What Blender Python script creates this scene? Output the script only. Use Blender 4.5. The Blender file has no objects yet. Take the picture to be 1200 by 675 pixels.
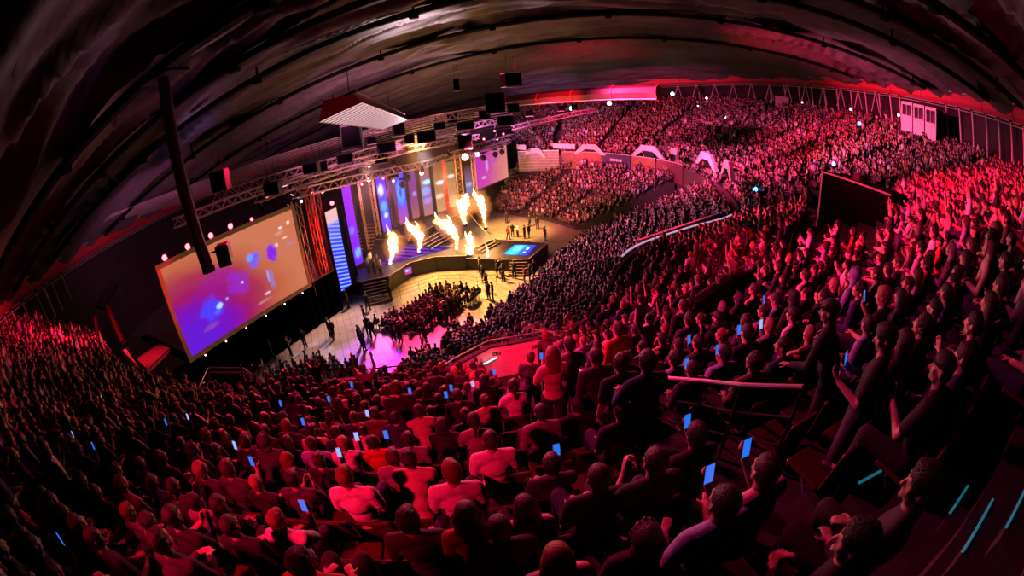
import bpy, bmesh, math, random
import numpy as np
from mathutils import Vector, Matrix, noise
R = random.Random(11)
PI = math.pi
scene = bpy.context.scene
COL = scene.collection

# ------------------------------------------------------------------ materials
MATS = {}
def mat(name, col=(0.5,0.5,0.5), rough=0.6, metal=0.0, emit=None, estr=0.0, bump=0.0, bscale=40.0, vary=0.0, objcol=False, vcol=None, spec=0.5, sheen=0.0):
    if name in MATS: return MATS[name]
    m = bpy.data.materials.new(name); m.use_nodes = True
    nt = m.node_tree; b = nt.nodes['Principled BSDF']
    b.inputs['Base Color'].default_value = (*col, 1)
    b.inputs['Roughness'].default_value = rough
    b.inputs['Metallic'].default_value = metal
    b.inputs['Specular IOR Level'].default_value = spec
    if sheen: b.inputs['Sheen Weight'].default_value = sheen
    src = None
    if objcol:
        oi = nt.nodes.new('ShaderNodeObjectInfo'); src = oi.outputs['Color']
    if vcol:
        at = nt.nodes.new('ShaderNodeAttribute'); at.attribute_name = vcol; src = at.outputs['Color']
    if vary or bump:
        tc = nt.nodes.new('ShaderNodeTexCoord')
        no = nt.nodes.new('ShaderNodeTexNoise'); no.inputs['Scale'].default_value = bscale; no.inputs['Detail'].default_value = 3
        nt.links.new(tc.outputs['Object'], no.inputs['Vector'])
        if vary:
            mx = nt.nodes.new('ShaderNodeMix'); mx.data_type = 'RGBA'; mx.blend_type = 'MULTIPLY'
            mx.inputs[0].default_value = 1.0
            rp = nt.nodes.new('ShaderNodeMapRange'); rp.inputs[3].default_value = 1-vary; rp.inputs[4].default_value = 1+vary
            rp.inputs[1].default_value = 0.3; rp.inputs[2].default_value = 0.7
            nt.links.new(no.outputs[0], rp.inputs[0])
            if src: nt.links.new(src, mx.inputs[6])
            else: mx.inputs[6].default_value = (*col, 1)
            nt.links.new(rp.outputs[0], mx.inputs[7]); src = mx.outputs[2]
        if bump:
            bp = nt.nodes.new('ShaderNodeBump'); bp.inputs['Strength'].default_value = bump
            bp.inputs['Distance'].default_value = 0.02
            nt.links.new(no.outputs[0], bp.inputs['Height']); nt.links.new(bp.outputs[0], b.inputs['Normal'])
    if src: nt.links.new(src, b.inputs['Base Color'])
    if emit:
        b.inputs['Emission Color'].default_value = (*emit, 1); b.inputs['Emission Strength'].default_value = estr
    MATS[name] = m
    return m

# ------------------------------------------------------------------ mesh builder
class MB:
    def __init__(s): s.v = []; s.f = []; s.mi = []
    def add(s, vs, fs, m=0):
        o = len(s.v); s.v += [tuple(v) for v in vs]; s.f += [tuple(i+o for i in f) for f in fs]; s.mi += [m]*len(fs); return s
    def box(s, c, d, rot=None, m=0, bev=0.0):
        hx, hy, hz = d[0]/2, d[1]/2, d[2]/2
        P = []
        if bev and min(d) > 2.2*bev:
            # chamfered box: 24 verts
            vs = []; idx = {}
            for sx in (-1,1):
                for sy in (-1,1):
                    for sz in (-1,1):
                        for a in range(3):
                            p = [sx*(hx-bev), sy*(hy-bev), sz*(hz-bev)]
                            p[a] = (sx*hx, sy*hy, sz*hz)[a]
                            idx[(sx,sy,sz,a)] = len(vs); vs.append(p)
            fs = []
            for a in range(3):
                b1, c1 = (a+1) % 3, (a+2) % 3
                for sg in (-1,1):
                    q = []
                    for (u, w) in ((-1,-1),(1,-1),(1,1),(-1,1)):
                        k = [0,0,0]; k[a] = sg; k[b1] = u; k[c1] = w
                        q.append(idx[(k[0],k[1],k[2],a)])
                    fs.append(q if sg > 0 else q[::-1])
            for a in range(3):
                b1, c1 = (a+1) % 3, (a+2) % 3
                for u in (-1,1):
                    for w in (-1,1):
                        q = []
                        for (t, ax) in ((-1,b1),(1,b1),(1,c1),(-1,c1)):
                            k = [0,0,0]; k[a] = t; k[b1] = u; k[c1] = w
                            q.append(idx[(k[0],k[1],k[2],ax)])
                        fs.append(q if u*w > 0 else q[::-1])
            for sx in (-1,1):
                for sy in (-1,1):
                    for sz in (-1,1):
                        q = [idx[(sx,sy,sz,0)], idx[(sx,sy,sz,1)], idx[(sx,sy,sz,2)]]
                        fs.append(q if sx*sy*sz > 0 else q[::-1])
            P = vs
        else:
            P = [(x,y,z) for x in (-hx,hx) for y in (-hy,hy) for z in (-hz,hz)]
            fs = [(0,1,3,2),(4,6,7,5),(0,4,5,1),(2,3,7,6),(0,2,6,4),(1,5,7,3)]
        if rot is not None: P = [rot @ Vector(p) for p in P]
        P = [(p[0]+c[0], p[1]+c[1], p[2]+c[2]) for p in P]
        return s.add(P, fs, m)
    def tube(s, pts, rad, n=8, m=0, cap=True, sq=1.0):
        pts = [Vector(p) for p in pts]
        if not isinstance(rad, (list, tuple)): rad = [rad]*len(pts)
        vs = []; fs = []
        T0 = (pts[1]-pts[0]).normalized()
        up = Vector((0,0,1)) if abs(T0.z) < 0.9 else Vector((0,1,0))
        X = T0.cross(up).normalized()
        for i, p in enumerate(pts):
            a = pts[max(i-1,0)]; b = pts[min(i+1,len(pts)-1)]
            T = (b-a).normalized() if (b-a).length > 1e-9 else T0
            X = (X - T*X.dot(T)).normalized(); Y = T.cross(X)
            for k in range(n):
                an = 2*PI*k/n + (PI/4 if n == 4 else 0)
                vs.append(p + X*math.cos(an)*rad[i] + Y*math.sin(an)*rad[i]*sq)
        for i in range(len(pts)-1):
            for k in range(n):
                a = i*n+k; b = i*n+(k+1) % n
                fs.append((a, b, b+n, a+n))
        if cap:
            fs.append(tuple(range(n))[::-1]); fs.append(tuple((len(pts)-1)*n+k for k in range(n)))
        return s.add(vs, fs, m)
    def ell(s, c, r, nu=14, nv=10, rot=None, m=0, fn=None):
        vs = []; fs = []
        for j in range(nv+1):
            ph = PI*j/nv
            for i in range(nu):
                th = 2*PI*i/nu
                d = Vector((math.sin(ph)*math.cos(th), math.sin(ph)*math.sin(th), math.cos(ph)))
                p = Vector((d.x*r[0], d.y*r[1], d.z*r[2]))
                if fn: p = fn(p, d)
                if rot is not None: p = rot @ p
                vs.append(p + Vector(c))
        for j in range(nv):
            for i in range(nu):
                a = j*nu+i; b = j*nu+(i+1) % nu
                fs.append((a, a+nu, b+nu, b))
        return s.add(vs, fs, m)
    def quad(s, a, b, c, d, m=0): return s.add([a,b,c,d], [(0,1,2,3)], m)
    def slab(s, pts, z0, z1, m=0):
        n = len(pts)
        area = sum(pts[i][0]*pts[(i+1)%n][1]-pts[(i+1)%n][0]*pts[i][1] for i in range(n))
        if area < 0: pts = pts[::-1]
        vs = [(p[0],p[1],z0) for p in pts]+[(p[0],p[1],z1) for p in pts]
        fs = [tuple(range(n))[::-1], tuple(range(n,2*n))]+[(i,(i+1)%n,n+(i+1)%n,n+i) for i in range(n)]
        return s.add(vs, fs, m)
    def mesh(s, name):
        me = bpy.data.meshes.new(name); me.from_pydata(s.v, [], s.f); me.validate(); me.update(); return me
    def build(s, name, m, parent=None, smooth=False):
        me = s.mesh(name)
        ms = m if isinstance(m, (list, tuple)) else [m]
        for k in ms: me.materials.append(k)
        if len(ms) > 1 and len(s.mi) == len(me.polygons): me.polygons.foreach_set('material_index', s.mi)
        if smooth: me.polygons.foreach_set('use_smooth', [True]*len(me.polygons))
        o = bpy.data.objects.new(name, me); COL.objects.link(o)
        if parent: o.parent = parent
        return o

def tag(o, label=None, cat=None, group=None, kind=None):
    if label: o['label'] = label
    if cat: o['category'] = cat
    if group: o['group'] = group
    if kind: o['kind'] = kind
    return o
def empty(name, loc, rz=0, label=None, cat=None, group=None):
    o = bpy.data.objects.new(name, None); COL.objects.link(o); o.empty_display_size = 0.2
    o.location = loc; o.rotation_euler = (0,0,rz); return tag(o, label, cat, group)

# ------------------------------------------------------------------ people
# figures are grown as unions of tapered limbs, fused by a voxel remesh into one skin
def seg(mb, a, b, ra, rb, n=12):
    a = Vector(a); b = Vector(b); k = 5
    pts = []; rr = []
    L = (b-a).length or 1e-6; T = (b-a)/L
    for i in range(4):                                    # rounded start
        an = PI/2*(1-i/3.0)
        pts.append(a - T*ra*math.sin(an)*0.98); rr.append(max(ra*math.cos(an), 0.001))
    for i in range(1, k+1):
        pts.append(a.lerp(b, i/k)); rr.append(ra+(rb-ra)*i/k)
    for i in range(1, 4):
        an = PI/2*i/3.0
        pts.append(b + T*rb*math.sin(an)*0.98); rr.append(max(rb*math.cos(an), 0.001))
    mb.tube(pts, rr, n)

WORK = bpy.data.scenes.new('work'); WCOL = WORK.collection
def evaluated(o):
    vl = WORK.view_layers[0]; vl.update(); dg = vl.depsgraph; dg.update()
    return bpy.data.meshes.new_from_object(o.evaluated_get(dg))
def fuse(name, mb, voxel, smooth=2, ratio=1.0):
    me = mb.mesh(name)
    o = bpy.data.objects.new(name+'_tmp', me); WCOL.objects.link(o)
    r = o.modifiers.new('r', 'REMESH'); r.mode = 'VOXEL'; r.voxel_size = voxel
    if smooth:
        sm = o.modifiers.new('s', 'SMOOTH'); sm.iterations = smooth; sm.factor = 0.5
    if ratio < 1:
        d = o.modifiers.new('d', 'DECIMATE'); d.ratio = ratio
    m2 = evaluated(o); m2.name = name
    bpy.data.objects.remove(o); bpy.data.meshes.remove(me)
    m2.polygons.foreach_set('use_smooth', [True]*len(m2.polygons))
    return m2

def hand(mb, wrist, dirv, palmn, curl=0.35, side=1, s=1.0):
    """palm and five separate fingers; dirv points to the fingertips, palmn out of the palm"""
    D = Vector(dirv).normalized(); N = (Vector(palmn) - D*Vector(palmn).dot(D)).normalized(); X = D.cross(N)*side
    W = Vector(wrist)
    seg(mb, W, W+D*0.03*s, 0.026*s, 0.024*s, 10)
    for k, off in enumerate((-0.026, -0.009, 0.009, 0.026)):
        seg(mb, W+D*0.02*s+X*off*0.6*s, W+D*0.085*s+X*off*s, 0.014*s, 0.0115*s, 8)
        L = (0.072, 0.080, 0.074, 0.058)[k]*s
        p = W+D*0.088*s+X*off*1.08*s; d = D.copy(); rr = 0.0095*s
        for j in range(3):
            an = curl*(0.6+0.5*j)
            d = (D*math.cos(an*(j+1)*0.75)+N*math.sin(an*(j+1)*0.75)+X*off*1.5).normalized()
            q = p + d*L*(0.42, 0.32, 0.26)[j]
            seg(mb, p, q, rr, rr*0.88, 8); p = q; rr *= 0.88
    p = W+D*0.03*s-X*0.026*s; d = (D*0.6-X*0.75+N*0.25).normalized()
    q = p+d*0.045*s; seg(mb, p, q, 0.013*s, 0.011*s, 8)
    d2 = (D*0.85-X*0.25+N*0.35).normalized(); seg(mb, q, q+d2*0.035*s, 0.0105*s, 0.009*s, 8)

def rotz(a): return Matrix.Rotation(a, 3, 'Z')
def rotx(a): return Matrix.Rotation(a, 3, 'X')

def head_parts(mb, c, M, female=False):
    """skull, jaw, nose, brows, lips, ears; local +Y is the face"""
    c = Vector(c)
    def P(x, y, z): return c + M @ Vector((x, y, z))
    mb.ell(c + M @ Vector((0,-0.012,0.028)), (0.074,0.093,0.088), 18, 12, M)
    mb.ell(c + M @ Vector((0,0.022,-0.025)), (0.060,0.070,0.082), 16, 10, M)
    seg(mb, P(-0.030,0.028,-0.072), P(0.030,0.028,-0.072), 0.030, 0.030)          # jaw
    mb.ell(P(0,0.070,-0.088), (0.021,0.018,0.017), 10, 8, M)                        # chin
    seg(mb, P(0,0.082,0.018), P(0,0.107,-0.026), 0.008, 0.0135, 8)                  # nose
    seg(mb, P(-0.013,0.092,-0.030), P(0.013,0.092,-0.030), 0.0085, 0.0085, 8)       # nostrils
    seg(mb, P(-0.034,0.076,0.026), P(-0.010,0.083,0.022), 0.009, 0.008, 8)          # brows
    seg(mb, P(0.034,0.076,0.026), P(0.010,0.083,0.022), 0.009, 0.008, 8)
    seg(mb, P(-0.020,0.079,-0.052), P(0.020,0.079,-0.052), 0.0075, 0.0075, 8)       # lips
    seg(mb, P(-0.017,0.077,-0.063), P(0.017,0.077,-0.063), 0.008, 0.008, 8)
    for sx in (-1, 1):
        mb.ell(P(sx*0.043,0.060,-0.018), (0.019,0.015,0.022), 10, 8, M)             # cheeks
        mb.ell(P(sx*0.077,-0.008,-0.005), (0.010,0.019,0.031), 10, 8, M @ rotz(sx*0.35))  # ears

HAIRS = ('short', 'crop', 'long', 'bun', 'curly', 'cap', 'hood', 'pony')
def hair_mesh(kind, c, M, neckdir):
    mb = MB(); c = Vector(c)
    def P(x, y, z): return c + M @ Vector((x, y, z))
    nz = lambda f, a: (lambda p, d: p*(1+a*noise.noise(Vector(d)*f+Vector((3.1,1.7,0.3)))))
    if kind in ('short', 'crop', 'cap', 'pony', 'bun'):
        t = {'short':0.010, 'crop':0.004, 'cap':0.006, 'pony':0.007, 'bun':0.008}[kind]
        mb.ell(P(0,-0.018,0.040), (0.077+t,0.096+t,0.084+t), 20, 14, M, fn=nz(6, 0.09 if kind == 'short' else 0.02))
        if kind == 'short': mb.ell(P(0.01,0.035,0.082), (0.058,0.050,0.036), 14, 10, M, fn=nz(8, 0.15))
        mb.ell(P(0,-0.040,-0.010), (0.070+t,0.066+t,0.070+t), 16, 10, M, fn=nz(6, 0.05))
        if kind == 'short':
            for i in range(0):
                a = -0.9+1.8*i/8
                seg(mb, P(0.050*math.sin(a),0.030,0.098), P(0.060*math.sin(a*1.1),0.078+0.005*R.random(),0.072), 0.020, 0.010, 8)
    if kind == 'pony':
        seg(mb, P(0,-0.105,0.045), P(0,-0.150,-0.010), 0.024, 0.030); seg(mb, P(0,-0.150,-0.010), P(0,-0.150,-0.17), 0.030, 0.010)
    if kind == 'bun':
        mb.ell(P(0,-0.095,0.095), (0.042,0.042,0.038), 12, 9, M, fn=nz(9, .12))
    if kind == 'curly':
        mb.ell(P(0,-0.025,0.045), (0.098,0.108,0.100), 22, 16, M, fn=nz(11, 0.22))
        mb.ell(P(0,-0.050,-0.020), (0.088,0.070,0.075), 18, 12, M, fn=nz(12, 0.25))
    if kind == 'long':
        mb.ell(P(0,-0.016,0.038), (0.084,0.104,0.090), 20, 14, M, fn=nz(5, 0.03))
        for i in range(15):
            a = -2.0+4.0*i/14
            x = 0.078*math.sin(a); y = -0.03-0.062*math.cos(a)
            Lz = -0.27-0.05*R.random()
            p0 = P(x, y, 0.02); p1 = P(x*1.12, y-0.01, -0.10); p2 = P(x*1.25+0.008*R.uniform(-1,1), min(y-0.02, -0.075), Lz*0.75); p3 = P(x*1.15, min(y-0.02,-0.08), Lz)
            seg(mb, p0, p1, 0.025, 0.025, 8); seg(mb, p1, p2, 0.025, 0.022, 8); seg(mb, p2, p3, 0.020, 0.008, 8)
    if kind == 'cap':
        mb.v.clear(); mb.f.clear(); mb.mi.clear()
        mb.ell(P(0,-0.014,0.062), (0.087,0.104,0.075), 20, 14, M)
        for i in range(7):
            a = -0.75+1.5*i/6
            seg(mb, P(0.070*math.sin(a),0.055,0.052), P(0.072*math.sin(a),0.118+0.045*math.cos(a),0.036), 0.008, 0.006, 8)
        mb.ell(P(0,-0.012,0.138), (0.010,0.010,0.006), 8, 6, M)
        mb.ell(P(0,-0.045,-0.010), (0.074,0.064,0.062), 16, 10, M)
    if kind == 'hood':
        mb.ell(P(0,-0.025,0.030), (0.098,0.112,0.112), 20, 14, M, fn=nz(3, 0.04))
        mb.ell(P(0,-0.065,-0.070), (0.105,0.080,0.085), 18, 12, M, fn=nz(3, 0.05))
        # the open front of the hood
        for i in range(13):
            a = -2.3+4.6*i/12
            mb.ell(P(0.088*math.sin(a),0.062-0.03*abs(math.sin(a)),0.022+0.098*math.cos(a)), (0.014,0.020,0.014), 8, 6, M)
        return fuse('hood', mb, 0.010, 2, 0.5)
    return fuse('hair', mb, 0.0085, 1, 0.5)

def figure(pose, female=False, headturn=0.0, nod=0.0, sleeve='short', build=1.0, voxel=0.0095, hd=0.0):
    """returns dict of joints and the three meshes body, top, bottom. Origin: on the floor below the hips. Facing +Y."""
    st = pose.startswith('stand')
    sh = 0.178 if not female else 0.155
    b = build
    J = {}
    if st:
        pz = 0.95; lean = {'stand_lean':0.20}.get(pose, 0.0)
        J['pel'] = Vector((0,0,pz)); J['ch'] = Vector((0,lean*0.7-0.01,pz+0.33)); J['nk'] = Vector((0,lean-0.01,pz+0.50))
    else:
        pz = 0.50; lean = {'sit_fwd':0.30, 'sit_phone':0.03, 'sit_clap':0.06}.get(pose, -0.03)
        up = 0.95 if pose == 'sit_fwd' else 1.0
        J['pel'] = Vector((0,0,pz)); J['ch'] = Vector((0,lean*0.7-0.02,pz+0.34*up)); J['nk'] = Vector((0,lean-0.01,pz+0.52*up))
    J['hd'] = J['nk'] + Vector((0,0.035+hd,0.170))
    M = rotz(headturn) @ rotx(nod)
    # ---- legs
    legs = []
    for sx in (-1, 1):
        hip = J['pel'] + Vector((sx*0.088,0,-0.02))
        if st:
            w = 0.10+0.02*R.random()
            off = {'stand_walk': sx*0.16}.get(pose, 0.02*sx)
            kn = Vector((sx*w,0.02+off*0.5,0.50)); an = Vector((sx*w*1.1,off-0.03,0.085)); toe = an+Vector((sx*0.03,0.165,-0.045)); heel = an+Vector((0,-0.045,-0.045))
        else:
            w = 0.13+0.03*R.random()
            kn = Vector((sx*w,0.42,0.50)); an = Vector((sx*w,0.40+0.05*R.uniform(-1,1),0.085)); toe = an+Vector((sx*0.03,0.165,-0.045)); heel = an+Vector((0,-0.045,-0.045))
        legs.append((sx, hip, kn, an, toe, heel))
    # ---- arms
    arms = []
    for sx in (-1, 1):
        s0 = J['nk'] + Vector((sx*sh,0.0,-0.045))
        if pose in ('stand', 'stand_walk'):
            el = s0+Vector((sx*0.05,-0.02,-0.29)); wr = el+Vector((-sx*0.01,0.09,-0.23)); hdv = (-sx*0.05,0.15,-1); pn = (-sx,0,0)
        elif pose == 'stand_lean':
            el = s0+Vector((sx*0.05,0.06,-0.28)); wr = el+Vector((-sx*0.08,0.20,-0.10)); hdv = (-sx*0.3,1,-0.3); pn = (0,0,-1)
        elif pose == 'stand_rail':
            el = s0+Vector((sx*0.07,0.10,-0.26)); wr = el+Vector((-sx*0.12,0.21,-0.04)); hdv = (-sx*0.6,0.8,-0.1); pn = (0,0,-1)
        elif pose == 'stand_cheer':
            el = s0+Vector((sx*0.12,0.08,0.22)); wr = el+Vector((-sx*0.04,0.06,0.24)); hdv = (0,0.1,1); pn = (0,1,0)
        elif pose == 'stand_text':
            el = s0+Vector((sx*0.04,0.03,-0.28)); wr = el+Vector((-sx*0.07,0.24,0.05)); hdv = (-sx*0.25,0.8,0.45); pn = (-0.3*sx,0.2,0.9)
        elif pose == 'stand_phone' or pose == 'sit_phone':
            if sx > 0: el = s0+Vector((0.03,0.16,-0.23)); wr = el+Vector((-0.05,0.17,0.18)); hdv = (-0.15,0.2,1); pn = (-0.3,0.9,0)
            else: el = s0+Vector((-0.05,0.03,-0.28)); wr = el+Vector((0.10,0.22,-0.03)); hdv = (0.6,0.8,0); pn = (0,0,-1)
        elif pose == 'sit_clap':
            el = s0+Vector((sx*0.06,0.10,-0.25)); wr = el+Vector((-sx*0.17,0.19,0.08)); hdv = (-sx*0.25,0.6,0.8); pn = (-sx,0,0)
        elif pose == 'sit_fwd':
            el = Vector((sx*0.19,0.36,0.62)); wr = el+Vector((-sx*0.12,0.20,0.04)); hdv = (-sx*0.7,0.7,-0.1); pn = (0,-0.3,-1)
        else:
            el = s0+Vector((sx*0.05,0.02,-0.29)); wr = el+Vector((-sx*0.12,0.22,-0.07)); hdv = (-sx*0.5,0.9,-0.1); pn = (0,0,-1)
        arms.append((sx, s0, el, wr, hdv, pn))
    mb = MB()
    pel, ch, nk, hdp = J['pel'], J['ch'], J['nk'], J['hd']
    def torso(m, g):
        e = lambda c, r: m.ell(c, (r[0]+g, r[1]+g, r[2]+g), 18, 12)
        e(pel+Vector((0,-0.01,0.02)), (0.160*b if female else 0.152*b, 0.118*b, 0.115))
        e(pel.lerp(ch,0.5)+Vector((0,0.0,0.0)), ((0.128 if female else 0.142)*b,0.105*b,0.150))
        e(ch, ((0.148 if female else 0.166)*b,0.112*b,0.150))
        if female: 
            for sx in (-1,1): e(ch+Vector((sx*0.06,0.085,0.0)), (0.055,0.050,0.055))
        seg(m, nk+Vector((-sh*0.95,0,-0.055)), nk+Vector((sh*0.95,0,-0.055)), 0.064*b+g, 0.064*b+g)
        for sx in (-1,1): seg(m, nk+Vector((sx*0.03,-0.015,0.005)), nk+Vector((sx*sh*0.9,-0.005,-0.04)), 0.050+g, 0.052+g)
    torso(mb, 0)
    seg(mb, nk+Vector((0,-0.005,-0.03)), hdp+Vector((0,-0.02,-0.05)), 0.060 if not female else 0.052, 0.056 if not female else 0.048)
    head_parts(mb, hdp, M, female)
    for sx, s0, el, wr, hdv, pn in arms:
        seg(mb, s0, el, 0.056*b, 0.042*b); seg(mb, el, wr, 0.043*b, 0.028)
        hand(mb, wr, hdv, pn, 0.75 if (pose.endswith('phone') and sx > 0) else 0.35, side=sx)
    for sx, hip, kn, an, toe, heel in legs:
        seg(mb, hip, kn, 0.092*b, 0.060*b); seg(mb, kn, an, 0.058*b, 0.038)
        seg(mb, heel, toe, 0.036, 0.034); seg(mb, an, toe, 0.040, 0.028)
    out = {'J': J, 'M': M, 'arms': arms}
    out['body'] = fuse('body', mb, voxel, 2, 0.45)
    # ---- clothes follow the same limbs, a little wider, ending at neckline, cuffs, waist and hems
    t = MB(); torso(t, 0.013)
    for sx, s0, el, wr, hdv, pn in arms:
        if sleeve == 'long':
            seg(t, s0, el, 0.071*b, 0.058*b); seg(t, el, el.lerp(wr, 0.90), 0.058*b, 0.044*b)
        else:
            seg(t, s0, s0.lerp(el, 0.68), 0.073*b, 0.068*b)
    if sleeve == 'long':   # collar roll
        for i in range(12):
            a = 2*PI*i/12; seg(t, nk+Vector((0.068*math.cos(a),0.064*math.sin(a)-0.005,0.015)), nk+Vector((0.068*math.cos(a+.52),0.064*math.sin(a+.52)-0.005,0.015)), 0.018, 0.018, 8)
    if not st: t.ell(pel+Vector((0,-0.01,-0.02)), (0.172*b,0.135*b,0.085), 16, 8)
    out['top'] = fuse('top', t, 0.013, 8, 0.5)
    q = MB(); q.ell(pel+Vector((0,-0.01,-0.01)), (0.165*b,0.130*b,0.105), 16, 8)
    for sx, hip, kn, an, toe, heel in legs:
        seg(q, hip, kn, 0.106*b, 0.078*b); seg(q, kn, an+(kn-an)*0.12, 0.076*b, 0.062)
    out['bottom'] = fuse('trousers', q, 0.014, 5, 0.5)
    out['shoe'] = []
    for sx, hip, kn, an, toe, heel in legs:
        s_ = MB()
        seg(s_, heel+Vector((0,0,0.004)), toe+Vector((0,0.01,0.004)), 0.045, 0.041); seg(s_, an+Vector((0,-0.01,-0.02)), heel.lerp(toe,0.5)+Vector((0,0,0.02)), 0.048, 0.040)
        out['shoe'].append(fuse('shoe', s_, 0.012, 1, 0.5))
    return out

# ------------------------------------------------------------------ camera (fisheye lens, tilted and rolled)
H = 15.5
FPX = 495.0
PITCH = math.radians(24.5); ROLL = math.radians(4.3)
FWD = Vector((0, math.cos(PITCH), -math.sin(PITCH))); UPV = Vector((0, math.sin(PITCH), math.cos(PITCH))); RT = Vector((1,0,0))
EX = RT*math.cos(ROLL) - UPV*math.sin(ROLL); EY = RT*math.sin(ROLL) + UPV*math.cos(ROLL)
CP = Vector((0,0,H))
cd = bpy.data.cameras.new('camera'); cam = bpy.data.objects.new('camera', cd); COL.objects.link(cam)
cam.matrix_world = Matrix(((EX.x,EY.x,-FWD.x,0),(EX.y,EY.y,-FWD.y,0),(EX.z,EY.z,-FWD.z,H),(0,0,0,1)))
cd.type = 'PANO'; cd.sensor_width = 36; cd.sensor_fit = 'HORIZONTAL'
cd.panorama_type = 'FISHEYE_EQUISOLID'; cd.fisheye_lens = FPX*36/1200; cd.fisheye_fov = math.radians(230)
cd.clip_start = 0.05; cd.clip_end = 500
scene.camera = cam

def RAY(px, py):
    x = px-600.0; y = 337.5-py; r = math.hypot(x, y)+1e-9; th = 2*math.asin(min(1, r/2/FPX))
    return FWD*math.cos(th) + (EX*(x/r)+EY*(y/r))*math.sin(th)
def AT(px, py, z):
    d = RAY(px, py); return CP + d*((z-H)/d.z)
def AR(px, py, dist):
    d = RAY(px, py); return CP + d*(dist/math.hypot(d.x, d.y))
def PX(p):
    d = (Vector(p)-CP).normalized(); th = math.acos(max(-1, min(1, d.dot(FWD)))); x = d.dot(EX); y = d.dot(EY); q = math.hypot(x, y)+1e-9
    r = 2*FPX*math.sin(th/2); return (600+r*x/q, 337.5-r*y/q)
def inpoly(p, poly):
    c = False; n = len(poly)
    for i in range(n):
        a = poly[i]; b = poly[(i+1) % n]
        if (a[1] > p[1]) != (b[1] > p[1]) and p[0] < (b[0]-a[0])*(p[1]-a[1])/(b[1]-a[1])+a[0]: c = not c
    return c

CX, CY, CR = 0.0, 38.0, 45.0
def ring_z(x, y=0): return H + 0.5 + 0.115*x

# stage frame: s runs along the stage front, w towards the audience
U = Vector((0.42, 0.9075, 0)); U.normalize(); NV = Vector((U.y, -U.x, 0)); S0 = Vector((-16.2, 28.8, 0))
def ST(s, w, z=0): return S0 + U*s + NV*w + Vector((0,0,z))
STROT = math.atan2(U.y, U.x)
def XYs(p): d = Vector((p[0],p[1],0))-S0; return d.dot(U), d.dot(NV)

# ------------------------------------------------------------------ basic materials
M_conc = mat('dark_concrete', (0.040,0.037,0.040), 0.85, vary=0.25, bump=0.3, bscale=6)
M_step = mat('step_edge', (0.30,0.28,0.28), 0.7, vary=0.2)
M_black = mat('black_paint', (0.010,0.010,0.012), 0.6, spec=0.25)
M_drape = mat('black_drape', (0.0025,0.002,0.003), 1.0, spec=0.0, bump=0.4, bscale=3)
M_steel = mat('steel', (0.55,0.55,0.57), 0.35, 0.9)
M_rail = mat('rail_steel', (0.62,0.60,0.60), 0.3, 0.8)
M_truss = mat('aluminium', (0.62,0.62,0.64), 0.38, 0.75)
M_cream = mat('cream_panel', (0.78,0.73,0.68), 0.6, vary=0.08, bscale=8)
M_wood = mat('wood_panel', (0.24,0.12,0.07), 0.55, vary=0.3, bscale=5)
M_seat = mat('seat_plastic', (0.075,0.012,0.014), 0.38, vary=0.1)
M_deck = mat('stage_black', (0.03,0.028,0.032), 0.4, vary=0.3, bscale=3)

# ------------------------------------------------------------------ floor and tiers
def floor_mat():
    m = bpy.data.materials.new('arena_floor'); m.use_nodes = True; nt = m.node_tree; b = nt.nodes['Principled BSDF']
    tc = nt.nodes.new('ShaderNodeTexCoord'); mp = nt.nodes.new('ShaderNodeMapping'); mp.inputs['Rotation'].default_value = (0,0,STROT)
    br = nt.nodes.new('ShaderNodeTexBrick'); br.inputs['Scale'].default_value = 0.42; br.inputs['Mortar Size'].default_value = 0.008
    br.inputs['Color1'].default_value = (0.40,0.37,0.35,1); br.inputs['Color2'].default_value = (0.33,0.31,0.30,1); br.inputs['Mortar'].default_value = (0.10,0.09,0.09,1)
    br.offset = 0.0
    no = nt.nodes.new('ShaderNodeTexNoise'); no.inputs['Scale'].default_value = 0.7; no.inputs['Detail'].default_value = 6
    mx = nt.nodes.new('ShaderNodeMix'); mx.data_type = 'RGBA'; mx.blend_type = 'MULTIPLY'; mx.inputs[0].default_value = 0.45
    nt.links.new(tc.outputs['Object'], mp.inputs[0]); nt.links.new(mp.outputs[0], br.inputs['Vector']); nt.links.new(tc.outputs['Object'], no.inputs['Vector'])
    nt.links.new(br.outputs[0], mx.inputs[6]); nt.links.new(no.outputs[0], mx.inputs[7]); nt.links.new(mx.outputs[2], b.inputs['Base Color'])
    b.inputs['Roughness'].default_value = 0.38
    return m
fl = MB(); n = 72
fl.add([(CX+52*math.cos(2*PI*k/n), CY+52*math.sin(2*PI*k/n), 0) for k in range(n)]+[(CX+52*math.cos(2*PI*k/n), CY+52*math.sin(2*PI*k/n), -0.3) for k in range(n)],
       [tuple(range(n)), tuple(range(n, 2*n))[::-1]]+[(k, n+k, n+(k+1) % n, (k+1) % n) for k in range(n)])
tag(fl.build('floor', floor_mat()), kind='structure')

def crom(P, sub):
    out = []
    n = len(P)
    for i in range(n-1):
        p0 = P[max(i-1,0)]; p1 = P[i]; p2 = P[i+1]; p3 = P[min(i+2,n-1)]
        for k in range(sub):
            t = k/sub
            out.append(tuple(0.5*(2*b+(c-a)*t+(2*a-5*b+4*c-d)*t*t+(3*b-a-3*c+d)*t**3) for a,b,c,d in zip(p0,p1,p2,p3)))
    out.append(P[-1]); return out

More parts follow.
